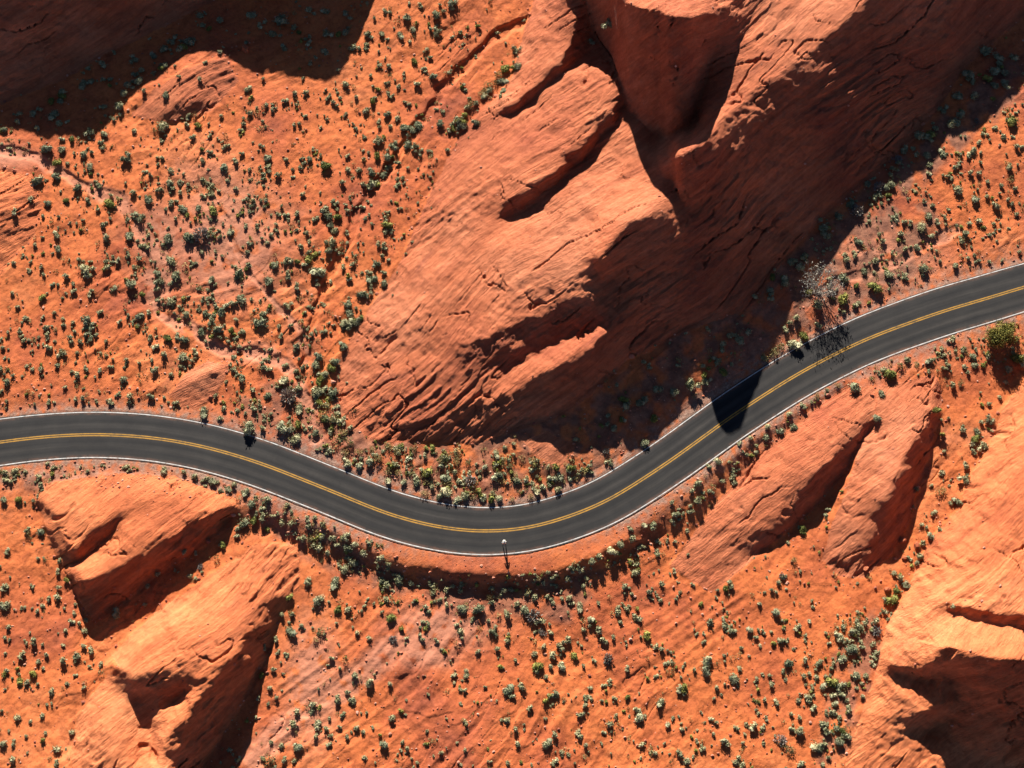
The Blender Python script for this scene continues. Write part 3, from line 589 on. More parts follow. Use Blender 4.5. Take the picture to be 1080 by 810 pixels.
TILES = {
(0,0): "383,335,s,17 527,297,s,16 517,403,s,22 628,395,g,14 120,410,s,12 12,410,s,14 230,440,g,14 195,445,s,10 148,465,s,20 200,470,s,14 333,425,s,14 180,515,g,16 285,525,s,16 178,555,s,14 245,595,s,18 148,640,s,16 212,632,g,13 318,595,s,12 102,630,s,12 48,670,s,12 115,565,s,22 425,615,s,12 470,630,s,16 510,605,s,12 543,575,s,13 542,540,s,12 575,610,s,10 643,572,s,11 643,515,s,11 670,610,s,14 680,665,g,17 632,660,s,13 585,660,s,14 543,645,s,12 715,470,s,11 715,530,s,14 750,515,s,12 790,362,s,11 862,355,s,10 786,280,s,13 835,255,s,8 935,300,s,11 968,297,s,12 940,335,s,9 1040,315,s,9 1035,380,s,7 1072,335,s,8 958,255,s,8 900,325,s,12 930,400,s,9 850,500,s,14 980,505,s,13 1030,525,g,18 885,560,s,12 838,570,s,9 747,600,s,10 765,490,s,9 610,440,s,11 595,375,s,9 515,505,s,10 460,550,s,10 425,420,s,11 395,500,s,18 330,475,s,10 265,490,s,14 318,455,s,12 440,690,s,18 415,745,s,18 530,755,s,20 600,750,s,20 640,745,x,24 730,735,s,14 180,740,s,14 185,790,s,13 335,755,s,14 330,715,s,12 140,685,s,9 905,685,s,11 945,680,s,12 1030,660,s,16 1050,770,s,18 795,670,s,9 762,675,s,7 815,715,s,8 778,720,s,9 880,735,s,8 470,785,s,12 350,640,g,20 280,640,s,10 990,700,s,9 975,740,s,10 655,200,s,8 695,170,s,10 555,210,s,6 505,270,s,5 635,255,s,10 570,250,s,9 600,130,s,18 520,150,s,16 420,190,s,18 330,200,s,16 260,270,s,15 200,290,s,16 105,360,s,14 170,360,s,20 60,390,s,12 700,60,s,16 800,50,s,18 890,60,s,26 980,30,s,14 900,150,s,14 980,140,s,12 1030,160,s,14 1030,30,s,16 930,90,s,12 985,205,s,12 460,290,s,10 190,390,s,12 290,420,s,16 640,50,s,15",
(360,0): "18,265,s,14 95,240,s,9 152,215,s,12 235,195,g,16 265,220,s,9 293,240,s,14 248,270,s,12 180,275,s,9 198,235,s,8 85,345,s,15 100,315,g,14 165,305,s,9 122,385,s,9 122,405,s,8 47,310,s,9 300,350,s,8 150,360,s,14 180,375,s,12 210,430,s,9 230,415,s,14 210,460,s,20 240,465,s,14 150,500,s,18 122,450,s,12 180,520,s,11 210,535,s,7 180,590,s,12 75,505,s,8 60,540,s,12 25,540,s,12 10,580,s,12 25,495,s,9 300,50,s,20 250,20,s,11 350,8,s,18 210,55,s,16 140,40,s,11 130,105,s,13 190,110,s,16 230,95,s,14 300,105,s,16 275,160,s,9 285,185,s,8 433,85,g,10 425,180,s,7 552,150,s,18 580,65,s,9 522,215,g,18 395,290,s,9 500,235,d,14 470,265,d,14 420,325,d,15 380,385,g,16 440,300,d,12 345,420,s,10 30,635,s,7 15,655,s,8 18,740,s,9 95,655,s,6 150,710,g,16 140,740,s,10 118,780,s,11 225,770,s,6 100,715,s,7 160,640,s,6 20,775,s,8 85,15,s,9 60,160,s,10 85,145,s,10 100,120,s,9 105,60,s,9 490,260,d,12 455,285,d,12 405,340,d,12 395,365,g,12 855,80,s,20 790,130,s,12 15,40,s,14 20,100,s,16 40,150,s,14",
(720,0): "1040,385,g,22 1018,435,s,12 1035,530,s,13 915,480,s,14 905,500,s,12 945,520,s,9 912,550,s,12 860,535,s,12 875,520,s,9 868,600,s,17 850,570,s,8 925,630,s,14 965,625,s,9 990,650,s,15 790,655,s,10 780,685,s,16 755,715,s,18 805,705,s,11 678,685,s,14 718,705,s,10 655,615,g,11 632,645,s,8 625,745,s,9 632,770,s,12 560,765,s,14 690,745,s,12 905,710,s,10 935,705,s,12 895,735,s,13 795,750,s,11 745,785,s,13 545,800,s,9 985,740,s,7 1005,730,s,6 1030,725,s,6 965,430,s,8 850,490,s,6 740,610,s,8 715,630,s,6 545,660,x,20 620,590,x,15 678,500,x,14 990,225,x,6 935,380,x,9 960,160,s,22 1000,180,s,18 900,230,s,22 870,300,s,20 820,340,s,16 860,380,s,18 750,430,s,18 700,470,s,15 590,580,s,15 490,680,s,18 440,720,s,14 1060,470,s,12 1050,600,s,10 1040,570,d,10",
(0,270): "135,130,g,12 270,35,s,22 300,45,s,12 278,70,s,12 215,70,s,12 240,115,s,10 40,120,s,8 60,165,s,8 80,195,s,9 147,228,s,12 175,180,s,8 202,223,s,9 322,178,s,10 280,200,s,18 295,235,s,8 275,230,s,9 290,260,s,10 228,262,s,11 252,272,s,9 175,270,s,7 125,260,s,7 152,293,s,12 205,310,s,16 130,365,s,12 182,350,s,10 12,293,s,8 20,325,s,7 25,400,s,14 40,385,s,9 75,385,s,6 335,275,s,8 350,355,s,9 248,385,s,12 228,370,s,8 272,355,s,7 390,390,s,13 415,443,s,12 477,448,s,11 520,447,s,8 355,470,s,8 238,460,s,9 175,465,s,6 115,470,s,6 375,440,s,8 340,460,s,5 500,55,s,16 510,80,s,16 545,20,s,20 565,55,s,20 450,120,g,13 415,85,s,20 365,100,s,14 348,40,s,12 540,92,s,10 540,145,s,18 447,190,s,16 475,185,s,10 590,185,s,14 687,230,s,18 640,240,s,14 655,175,s,13 735,235,g,12 770,240,s,12 825,210,s,20 845,185,s,12 700,180,s,16 740,155,s,11 770,135,s,18 720,160,s,11 670,75,s,14 630,110,s,8 750,55,s,20 790,30,s,12 870,30,s,15 855,78,s,18 915,65,s,12 940,100,s,12 1010,45,s,24 945,20,g,10 910,150,s,14 990,170,s,10 1025,245,s,11 920,225,s,10 885,230,s,10 890,255,s,9 940,285,s,13 590,265,s,16 530,260,g,14 500,290,s,12 525,320,s,12 583,320,s,18 618,305,s,12 485,335,s,7 570,350,s,8 490,370,s,12 545,375,s,9 740,365,s,11 765,395,s,12 805,430,s,12 848,440,s,13 755,490,s,9 710,483,s,11 645,490,s,17 697,515,s,11 900,390,p,20 920,440,x,24 950,480,s,16 900,540,p,22 795,535,s,22 830,545,s,12 945,530,g,14 940,580,s,16 990,625,s,14 1010,320,s,15 1000,345,s,14 1020,385,g,13 990,425,s,12 1060,430,s,18 1015,460,g,12 1020,500,d,14 1050,520,d,16 1000,560,s,14 860,360,s,11 900,350,s,10 525,675,s,13 675,710,s,15 725,735,s,13 745,725,s,10 780,745,s,13 15,685,s,10 50,685,s,11 85,685,s,8 60,770,g,14 15,765,s,14 140,745,s,5 150,660,s,8 585,690,s,9 620,700,s,10 800,780,s,14 850,775,s,12 910,790,s,10",
(360,270): "42,30,s,11 10,40,s,10 118,25,s,13 32,78,s,9 137,90,s,16 95,100,s,9 22,155,s,14 15,210,s,18 45,210,g,14 65,195,g,12 10,280,s,14 960,585,s,16 1040,540,p,12 910,625,s,14 840,615,x,10 850,655,s,14 730,670,g,16 770,710,p,11 735,728,s,8 795,690,s,10 670,745,p,18 690,735,s,14 600,760,d,12 620,745,p,14 555,710,s,14 535,660,d,10 500,690,s,15 460,670,s,12 490,625,s,16 475,770,g,16 500,765,p,14 540,770,d,10 410,705,x,18 395,755,s,16 365,650,d,14 360,685,s,12 400,655,d,11 320,640,d,14 330,700,p,16 335,745,p,24 270,680,g,22 240,715,s,16 200,715,p,14 265,750,d,14 215,745,d,12 150,710,p,15 150,680,d,14 110,705,p,14 90,655,p,18 60,620,d,14 60,660,p,16 20,620,d,16 20,650,p,16 30,590,d,14 10,560,d,14 190,600,g,14 155,605,d,14 230,610,d,12 290,605,g,12 265,640,s,11 620,700,s,8 590,700,s,7 120,640,d,14 100,610,d,10 310,755,s,14 370,770,p,14 180,680,d,12 45,680,p,10 130,735,p,12 170,745,p,12 25,690,s,12 70,700,p,12 420,760,d,12 450,765,p,12",
(720,270): "510,70,s,18 505,135,g,20 430,155,s,20 510,180,s,9 425,222,s,12 350,275,p,24 385,250,g,16 330,240,s,12 335,215,s,10 360,200,s,12 218,360,g,12 290,300,d,16 310,285,d,12 265,325,d,14 550,95,g,12 578,45,s,14 605,20,s,12 515,15,s,12 545,5,s,10 655,60,s,18 700,65,s,13 605,95,g,22 760,35,s,18 865,28,s,13 975,25,s,9 793,97,s,8 860,265,s,12 840,270,p,8 820,300,s,11 830,320,s,9 780,330,s,14 828,360,s,10 710,330,s,12 660,375,g,20 640,365,s,12 548,415,p,22 630,435,s,14 613,512,s,13 388,480,s,12 335,500,p,12 350,540,s,14 312,555,s,14 265,575,s,13 268,540,p,12 218,572,p,10 182,593,p,8 117,648,p,15 83,670,s,10 45,715,s,13 50,775,s,15 88,748,s,10 125,715,s,9 160,705,s,9 205,630,s,8 235,605,s,8 165,720,s,10 855,415,s,12 805,485,g,14 920,320,s,14 925,345,s,13 1055,320,g,22 1055,270,s,12 1030,360,s,15 1075,340,s,12 900,370,s,9 1020,400,s,10 970,510,s,15 935,555,s,14 925,580,g,16 955,605,s,16 915,600,s,12 895,670,s,13 895,710,s,18 818,690,s,12 820,740,d,14 870,775,s,15 745,745,s,10 790,730,s,7 975,470,s,10 1005,450,s,9 950,530,s,10 820,520,s,6 470,110,x,14 430,110,x,14 400,110,g,14 880,400,d,10 690,345,d,12 740,340,d,10 600,385,d,10 460,425,s,9 425,440,d,9 490,410,d,9",
(0,540): "135,60,s,14 190,160,s,9 185,190,s,9 215,215,g,11 185,240,s,9 185,275,s,12 160,275,s,10 20,295,s,16 12,240,s,10 28,125,s,10 75,450,s,12 112,410,s,13 30,365,s,9 18,400,s,8 80,305,s,7 105,240,s,8 125,150,s,6 140,300,s,9 125,315,s,8 65,530,g,14 85,545,s,12 105,508,g,13 140,500,s,7 165,575,s,11 215,545,s,8 210,380,s,8 205,470,s,12 245,455,s,14 265,425,s,11 235,325,s,8 230,350,s,9 255,355,s,8 270,380,s,11 275,345,s,8 295,445,s,11 325,485,s,10 150,450,s,8 205,425,s,7 285,490,s,6 240,520,s,7 60,655,s,12 15,735,s,11 135,650,s,9 228,700,s,10 182,755,s,12 180,800,s,10 40,790,s,11 85,710,s,6 5,630,s,7 100,665,s,7 30,695,s,6 600,203,s,9 635,170,x,9 708,102,g,11 755,80,s,9 775,30,s,18 805,30,g,14 835,15,s,12 890,40,s,12 920,40,s,11 975,25,s,10 1000,20,s,9 975,50,s,10 1020,85,s,10 1010,120,s,13 1040,130,s,10 1050,85,s,12 1075,175,s,9 1060,220,s,18 975,220,s,14 1005,275,s,18 1020,155,d,6 918,268,g,12 925,375,s,17 925,330,s,10 895,330,s,8 875,410,s,9 845,435,s,9 905,450,s,8 875,450,s,8 865,500,s,9 830,515,g,10 860,560,s,8 880,590,s,8 1070,310,g,12 850,605,s,7 820,590,s,7 810,655,s,6 1010,670,s,14 995,615,s,12 940,640,s,11 930,680,s,13 940,740,p,15 1045,710,s,9 1000,715,s,9 895,740,s,10 850,780,d,20 900,790,s,9 1070,600,s,12 1045,655,s,7 955,360,s,9 1020,380,d,12 1000,400,d,10 370,320,s,16 500,200,s,9 470,240,s,9 590,125,s,10 555,185,s,7 620,130,s,7",
(360,540): "155,335,g,17 90,405,s,9 45,525,s,12 88,540,s,14 18,570,s,9 40,600,s,8 5,645,s,9 165,655,s,12 138,738,s,15 20,710,s,9 52,685,s,9 70,700,s,8 75,780,s,9 28,310,s,12 180,215,s,17 142,240,s,12 120,150,s,13 222,225,s,10 290,238,s,10 335,245,s,10 350,240,s,9 380,300,s,16 435,300,s,19 475,290,s,11 332,300,s,9 378,385,s,12 300,408,s,8 437,445,s,9 415,340,s,8 498,432,s,10 478,372,s,14 528,412,s,9 528,325,s,12 543,250,s,11 520,250,s,10 480,248,s,10 505,490,g,9 552,475,s,7 530,560,s,17 570,558,s,12 545,585,s,9 580,310,s,15 605,325,x,18 560,290,s,11 612,270,s,12 590,265,s,9 650,270,s,8 670,290,s,9 683,235,s,8 720,215,s,12 625,485,g,17 698,480,p,15 722,402,s,12 738,455,g,14 640,380,x,9 670,450,s,13 690,425,s,11 648,525,s,9 665,490,s,9 768,490,s,8 770,375,s,8 790,340,p,13 818,372,s,13 830,410,s,11 862,400,s,9 845,460,x,14 755,300,s,14 725,275,s,11 730,295,s,8 875,320,s,13 885,350,s,8 940,340,s,11 965,390,g,15 905,495,s,9 902,240,s,11 918,260,s,7 975,255,s,10 935,195,s,13 1012,230,s,10 1028,485,s,10 905,585,g,10 1010,600,s,14 945,650,p,15 848,675,s,11 788,560,s,8 750,695,s,9 775,740,s,8 955,740,s,10 1035,670,p,10 655,730,s,15 675,705,s,12 680,790,s,12 600,620,s,9 680,575,s,12 360,520,s,10 378,608,p,6 270,695,s,6 80,640,s,6 830,700,s,7 780,215,s,8 760,180,p,11 790,155,s,14 815,145,s,12 850,120,p,14 885,105,s,14 925,85,s,13 915,60,s,10 960,40,p,11 990,40,s,14 1000,95,s,8 1055,12,s,12 865,130,s,10 735,185,s,9 1070,560,s,12 20,110,s,14 50,100,p,12 40,160,s,14 15,80,p,10 70,130,s,12 10,180,s,14 165,400,x,10",
(720,540): "85,355,s,13 132,365,s,12 163,380,s,8 215,370,p,12 255,378,s,8 235,400,s,8 247,423,p,7 310,412,s,11 290,415,g,9 318,372,s,6 365,365,s,12 403,342,p,9 293,315,p,15 243,295,s,8 278,250,s,8 303,230,s,9 320,205,x,9 330,245,p,6 140,242,g,12 380,55,g,15 355,150,d,11 15,60,s,8 15,140,s,6 187,430,s,7 75,470,s,18 75,505,s,15 38,497,s,8 165,520,s,16 182,495,s,9 5,555,g,15 130,455,s,6 332,475,s,14 278,520,s,8 282,545,s,9 320,510,s,8 325,535,s,7 385,520,s,9 392,550,s,6 430,485,s,12 470,500,s,8 495,390,p,15 545,378,s,14 530,430,s,18 545,435,s,12 510,465,s,15 568,415,s,9 550,515,s,14 580,520,s,10 475,535,g,18 445,550,p,14 510,548,s,11 510,580,s,10 480,583,s,10 485,605,p,11 480,615,s,8 470,635,s,11 402,590,s,11 415,620,s,10 527,630,s,12 365,600,s,9 300,605,s,10 442,680,s,11 370,650,s,9 365,690,s,16 345,690,s,9 420,740,p,16 430,745,s,14 495,720,s,16 510,690,g,12 312,715,x,14 225,680,s,13 135,725,s,14 250,690,s,7 175,685,s,9 105,668,s,7 100,705,s,7 45,725,s,7 15,790,s,12 340,750,d,14 380,800,s,12 665,275,g,20 710,230,s,14 690,215,s,12 640,280,s,12 680,250,g,12 755,145,s,12 745,165,s,9 715,150,s,9 785,80,s,14 810,55,s,12 760,100,s,10 755,45,s,8 795,10,s,11 670,195,s,10 610,350,s,12 600,425,s,12 610,450,s,12 600,480,s,10 615,375,x,14 640,320,s,9 650,345,s,9 855,305,s,9 570,590,s,8 550,560,s,7 520,600,s,8 168,795,s,11 445,800,s,9"}
KIND = {'s': ('sagebrush', 'grey-green sagebrush', 'sagebrush', 'grey-green sagebrush bushes'), 'g': ('green_shrub', 'olive shrub', 'green shrub', 'olive green shrubs'),
        'p': ('pale_shrub', 'pale bush', 'pale shrub', 'pale shrubs'), 'd': ('dry_bush', 'straw-coloured bush', 'dry bush', 'dry straw bushes'), 'x': ('dead_bush', 'leafless grey bush', 'dead bush', 'grey leafless bushes')}
plants = []
for (ox, oy), s in TILES.items():
    for e in s.split():
        a = e.split(','); plants.append((ox + int(a[0]) / 3, oy + int(a[1]) / 3, a[2], int(a[3]) / 3))
_r = random.Random(11)
for (x0, y0), (x1, y1) in [((1060, 60), (1000, 120)), ((1000, 120), (940, 185)), ((940, 185), (860, 255)), ((860, 255), (815, 310)), ((815, 310), (760, 375)), ((760, 385), (690, 440)), ((1075, 75), (960, 190)), ((20, 125), (120, 80)), ((120, 85), (230, 20)), ((240, 40), (390, 30)), ((100, 120), (200, 50)), ((700, 400), (640, 450)), ((545, 60), (505, 112)), ((500, 118), (475, 138)), ((440, 125), (400, 165)), ((425, 165), (385, 205)), ((412, 265), (375, 330)), ((375, 330), (352, 390)), ((360, 215), (330, 280)), ((335, 395), (345, 450))]:
    for _k in range(9):
        t = _r.random(); plants.append((x0 + (x1 - x0) * t + _r.gauss(0, 5), y0 + (y1 - y0) * t + _r.gauss(0, 5), 'g' if _r.random() < .15 else 's', _r.uniform(3, 6)))
plants.sort(key=lambda p: -p[3])
def lab_at(px, py): return LAB[min(len(ys) - 1, np.searchsorted(ys, py)), min(len(xs) - 1, np.searchsorted(xs, px))]
def road_gap(px, py): return rd[min(len(ys) - 1, np.searchsorted(ys, py)), min(len(xs) - 1, np.searchsorted(xs, px))]
MARKS = [(195,98,'the cracked ledge'),(10,230,'the left edge outcrop'),(212,408,'the small red slab'),(322,385,'where the two washes meet'),(372,92,'the corner shadow tip'),(165,320,'the pink wash bend'),
 (540,85,'the top lobe of the dome'),(578,480,'the layered outcrop'),(862,300,'the bare tree'),(1054,350,'the yellow-green tree'),(532,573,'the person in the road'),(140,560,'the paired lobes'),(210,690,'the pitted fin'),
 (110,770,'the tan dome'),(820,500,'the striped fin'),(930,500,'the smooth fin'),(935,670,'the bright rock mass'),(765,440,'the shadow on the road'),(362,440,'the lower tip of the dome'),(470,665,'the pink patch'),
 (640,808,'the bottom edge centre'),(1078,160,'the right edge of the photo'),(430,0,'the top edge'),(0,465,'the left end of the road'),(0,808,'the bottom left corner'),(260,53,'the boulder in shade'),(885,515,'the gap between fins'),
 (240,210,'the middle of the wash plain'),(0,345,'the open sand at far left'),(760,806,'the bottom edge right of centre'),(1000,100,'the corner of the cliff foot'),(395,285,'the lit flank of the dome'),(300,300,'the fork of thickets')]
ORD = ['nearest', 'second', 'third', 'fourth', 'fifth', 'sixth', 'seventh', 'eighth', 'ninth', 'tenth', 'eleventh', 'twelfth', 'thirteenth', 'fourteenth', 'fifteenth', 'sixteenth', 'seventeenth', 'eighteenth', 'nineteenth', 'twentieth']
DIRS = ['right of', 'up-right from', 'above', 'up-left from', 'left of', 'down-left from', 'below', 'down-right from']
CELL = {}
def cell(px, py):
    m = min(MARKS, key=lambda q: math.hypot(px - q[0], py - q[1])); a = math.atan2(m[1] - py, px - m[0])
    return m[2], DIRS[int(round(a / (math.pi / 4))) % 8], math.hypot(px - m[0], py - m[1])
used = set(); small = []; nsage = 0
MPP = 0.146
for px, py, k, r in plants:
    r = r * MPP * (1.0 if 345 < px < 650 and 440 < py < 540 else 1.15)
    if road_gap(px, py + 2) < 4.6 + r * .4: py += 0; 
    if road_gap(px, py + 2) < 4.2: continue
    if k == 's': nsage += 1
    if k == 's' and nsage > 300: small.append((px, py, r, 0)); continue
    nm, adj, cat, grp = KIND[k]
    x, y, z = ground_at(px, py + r * .35 / MPP)
    o = bpy.data.objects.new(nm, random.choice(VAR[nm])); COL.objects.link(o)
    o.location = (x, y, z - .06 * r); o.rotation_euler = (random.uniform(-.1, .1), random.uniform(-.1, .1), random.uniform(0, 6.28)); q = random.uniform(.95, 1.15)
    o.scale = (r * q, r * random.uniform(.9, 1.1), r * random.uniform(.85, 1.15))
    m, dr, dist = cell(px, py); size = 'large' if r > 1.0 else 'medium' if r > .7 else 'small'
    CELL.setdefault((nm, size, dr, m), []).append((dist, o, adj, cat, grp))
for (nm, size, dr, m), lst in CELL.items():
    lst.sort(key=lambda q: q[0])
    for i, (dist, o, adj, cat, grp) in enumerate(lst):
        t = f"{size} {adj}, {dr} {m}" if len(lst) == 1 else f"{size} {adj}, {ORD[i]}" + (" one " if i else " ") + f"{dr} {m}"
        tag(o, t, cat, grp)

# ground cover: tufts and little bushes nobody could count
def dens(px, py):
    d = .30
    if inpoly(np.array(px), np.array(py), [(0,130),(330,90),(420,0),(520,0),(500,110),(440,230),(350,390),(350,430),(0,435)]): d = .75
    if inpoly(np.array(px), np.array(py), [(100,190),(330,170),(350,330),(320,460),(250,440),(170,380),(130,260)]): d = 1.3
    if inpoly(np.array(px), np.array(py), [(320,400),(352,400),(400,470),(560,475),(640,490),(560,530),(460,525),(350,490),(250,450)]): d = 2.4
    if inpoly(np.array(px), np.array(py), [(840,230),(1080,100),(1080,270),(880,335)]): d = .8
    if inpoly(np.array(px), np.array(py), [(0,490),(250,495),(420,580),(400,620),(250,530),(0,512)]): d = 2.4
    if inpoly(np.array(px), np.array(py), [(400,600),(660,590),(700,560),(760,500),(900,390),(1080,345),(1080,380),(900,410),(780,510),(680,610),(560,650),(400,640)]): d = 1.4
    if inpoly(np.array(px), np.array(py), [(400,640),(900,600),(930,700),(880,810),(560,810)]): d = .45
    if inpoly(np.array(px), np.array(py), [(870,650),(935,640),(935,720),(890,790),(850,740)]): d = 1.6
    return d
tries = 0; cnt = 0
clump = lambda px, py: sstep(-.2, .45, fbm(np.array([px / 26.]), np.array([py / 26.]), 3, 140))[0]
while cnt < 5200 and tries < 90000:
    tries += 1; px, py = random.uniform(-60, 1140), random.uniform(-60, 860)
    if lab_at(px, py): continue
    if random.random() > dens(px, py) / 2.4 * (.08 + 1.1 * clump(px, py)): continue
    if road_gap(px, py) < 4.9: continue
    if 405 < px < 665 and py > 565 and road_gap(px, py) < 7.2 and random.random() < .93: continue
    r = random.choice([.14, .18, .24, .26, .32, .4, .5]) * random.uniform(.8, 1.2); k = random.choices([0, 1, 2], [6, 1.0, 2.2])[0]
    if inpoly(np.array(px), np.array(py), [(320,440),(352,400),(400,470),(560,475),(640,490),(560,530),(460,525),(350,490)]): k = random.choice([0, 2, 2, 3, 3, 1]); r *= 1.2
    small.append((px, py, r, k)); cnt += 1
# cracks and rims of the big rocks hold a few tufts too
for _ in range(160):
    px, py = random.uniform(330, 560), random.uniform(0, 460)
    if 3 < 1 or lab_at(px, py) != 2 or lab_at(px - 14, py - 6) == 2: continue
    small.append((px, py, random.uniform(.15, .35), random.choice([0, 2])))
proto = [[leaves(70, 500 + 10 * k + s, size=.34, lobes=3, core=(k < 2 or k == 3), spiky=(.3 if k == 2 else 0)) for s in range(5)] for k in range(4)]
mats = [M_SAGE, M_GREEN, M_DRY, M_PALE]
for kk, nm in enumerate(['small_sagebrush', 'small_green_scrub', 'dry_grass_tufts', 'small_pale_scrub']):
    V, T = [], []; nv = 0
    for px, py, r, k in small:
        if k != kk: continue
        v, f = random.choice(proto[k]); a = random.uniform(0, 6.28); c, s = math.cos(a), math.sin(a)
        x, y, z = ground_at(px, py)
        w = np.c_[v[:, 0] * c - v[:, 1] * s, v[:, 0] * s + v[:, 1] * c, v[:, 2] * random.uniform(.8, 1.15)] * r * 1.1 + [x, y, z - .05 * r]
        V.append(w); T.append(f + nv); nv += len(v)
    if not V: continue
    lb = ['tiny grey-green bushes scattered over the open sand', 'tiny olive tufts scattered over the open sand', 'dry straw-coloured grass tufts on sand and verges', 'small pale tufts massed on the verge by the bend'][kk]
    link(nm, npmesh(nm, np.concatenate(V), np.concatenate(T), False), mats[kk], kind='stuff', label=lb, cat='ground cover')
print('plants', len(plants), 'small', len(small))

# ---------------- the two big roadside trees ----------------
def branchy(seed, levels, length, spread, rad):
    """tapering limbs as one mesh; returns verts, quads, tips"""
    r = random.Random(seed); V, Q, tips = [], [], []
    def limb(p, d, ln, ra, lev):
        n = 4; pts = [p]; dd = d.copy()
        for i in range(n):
            dd = (dd + Vector((r.gauss(0, .16), r.gauss(0, .16), r.gauss(.03, .1)))).normalized(); pts.append(pts[-1] + dd * ln / n)
        b0 = len(V)
        for i, q in enumerate(pts):
            rr = ra * (1 - .55 * i / n); u = dd.orthogonal().normalized(); w = dd.cross(u)
            for k in range(5): a = k * 2 * math.pi / 5; V.append(q + (u * math.cos(a) + w * math.sin(a)) * rr)
        for i in range(n):
            for k in range(5): Q.append((b0 + i * 5 + k, b0 + i * 5 + (k + 1) % 5, b0 + (i + 1) * 5 + (k + 1) % 5, b0 + (i + 1) * 5 + k))
        if lev == 0: tips.append(pts[-1]); return
        for k in range(r.choice([3, 4])):
            i = r.choice([2, 3, 4]); nd = (dd + Vector((r.gauss(0, spread), r.gauss(0, spread), r.gauss(.1, spread * .5)))).normalized()
            limb(pts[i], nd, ln * r.uniform(.6, .8), ra * .55, lev - 1)
    return V, Q, tips, limb
def big_tree(name, px, py, lab, cat, stems, length, rad, spread, levels, leafn, leafmat_, leafsize, wood):
    x, y, z = ground_at(px, py); root = bpy.data.objects.new(name, None); COL.objects.link(root); root.location = (x, y, z); tag(root, lab, cat)
    V, Q, tips, limb = branchy(hash_(name), levels, length, spread, rad)
    r = random.Random(5)
    for s in range(stems):
        a = s * 6.28 / stems + r.uniform(-.4, .4); d = Vector((math.cos(a) * .7, math.sin(a) * .7, 1)).normalized(); limb(Vector((0, 0, -.1)), d, length, rad, levels)
    link('trunk', npmesh('trunk', [tuple(v) for v in V], Q), wood, root)
    R = np.random.default_rng(3); t = np.array([tuple(v) for v in tips]); n = leafn
    c = t[R.integers(0, len(t), n)] + R.normal(0, .32, (n, 3)); a = R.normal(0, 1, (n, 3)); a[:, 2] += .6; a /= np.linalg.norm(a, axis=1)[:, None]; b = np.cross(a, R.normal(0, 1, (n, 3))); b /= np.linalg.norm(b, axis=1)[:, None]
    s = leafsize * R.uniform(.6, 1.4, (n, 1)); P = np.stack([c - a * s, c + b * s * .35, c + a * s, c - b * s * .35], 1).reshape(-1, 3); i = np.arange(n) * 4
    link('crown', npmesh('crown', P, np.stack([i, i + 1, i + 2, i + 3], 1), False), leafmat_, root)
M_YELLEAF = leafmat('yellow_leaves', (.07, .08, .022), (.16, .155, .035), (.26, .235, .06))
M_PALEWOOD = leafmat('bleached_wood', (.26, .22, .19), (.36, .32, .28), (.46, .42, .38))
big_tree('desert_tree', 1054, 359, 'bushy yellow-green tree leaning over the road line at the right edge', 'tree', 9, 1.6, .09, .6, 2, 8000, M_YELLEAF, .16, M_WOOD)
big_tree('bare_tree', 862, 308, 'grey leafless tree at the edge of the cliff shadow beside the road', 'bare tree', 8, 2.4, .08, .55, 3, 900, M_PALEWOOD, .16, M_PALEWOOD)

# ---------------- boulders and rubble ----------------
def boulder_mesh(seed, name):
    r = np.random.default_rng(seed); v = IV.copy()
    for _ in range(9):
        d = r.normal(0, 1, 3); d /= np.linalg.norm(d); h = r.uniform(.55, .85); t = v @ d; m = t > h; v[m] -= np.outer(t[m] - h, d)
    v += .03 * r.normal(0, 1, v.shape); v = v * [1, r.uniform(.7, .9), r.uniform(.6, .8)] + [0, 0, .35]
    return npmesh(name, v, IF, False)
BM = [boulder_mesh(s, 'boulder') for s in range(4)]
for m in BM: m.materials.append(M_ROCK)
for (px, py, r, lb) in [(260, 53, .95, 'single boulder standing in the dark ridge shadow at the upper left'), (914, 600, .5, 'small boulder beside the foot of the smooth rounded fin'),
                        (966, 577, .65, 'pale angular boulder in the gap between fin and rock mass'), (952, 570, .7, 'dark boulder in the shadow right of the rounded fin'),
                        (955, 590, .5, 'red boulder below the pale one between fin and rock mass'), (936, 622, .6, 'red block among shrubs at the foot of the rock mass'),
                        (1066, 361, .45, 'reddish boulder under the yellow-green tree'), (1073, 342, .35, 'whitish stone at the right side of the yellow-green tree'),
                        (560, 16, .5, 'small boulder against the top lobe of the big dome')]:
    x, y, z = ground_at(px, py); o = bpy.data.objects.new('boulder', random.choice(BM)); COL.objects.link(o)
    o.location = (x, y, z - .08); o.scale = (r, r, r); o.rotation_euler = (0, 0, random.uniform(0, 6)); tag(o, lb, 'boulder', 'loose boulders')
V, T = [], []; nv = 0; n = 0; tries = 0
while n < 4200 and tries < 60000:
    tries += 1; px, py = random.uniform(-40, 1120), random.uniform(-40, 850); g = road_gap(px, py); k = lab_at(px, py)
    if g < 4.5: continue
    p = .22 + .9 * math.exp(-(g - 4.5) / 2.5)
    if k: p = .03
    rv = rock[min(len(ys) - 1, np.searchsorted(ys, py)), min(len(xs) - 1, np.searchsorted(xs, px))]
    foot = .06 < rv < .6
    if foot: p = 1.3
    if k == 1: p = 0
    if inpoly(np.array(px), np.array(py), [(0,490),(250,495),(420,580),(560,610),(680,560),(700,590),(560,640),(400,630),(250,530),(0,512)]): p = 1.2
    if 405 < px < 665 and py > 565 and g < 7.2: p = .25
    if random.random() > p: continue
    v = IV1 * (1 + .22 * RNG.normal(0, 1, len(IV1)))[:, None] * [1, RNG.uniform(.6, 1), RNG.uniform(.5, .8)] * random.choice([.07, .09, .12, .12, .16, .24]) * (random.choice([.8, 1, 1.3, 1.8]) if foot else 1)
    x, y, z = ground_at(px, py); V.append(v + [x, y, z + .02]); T.append(IF1 + nv); nv += len(v); n += 1
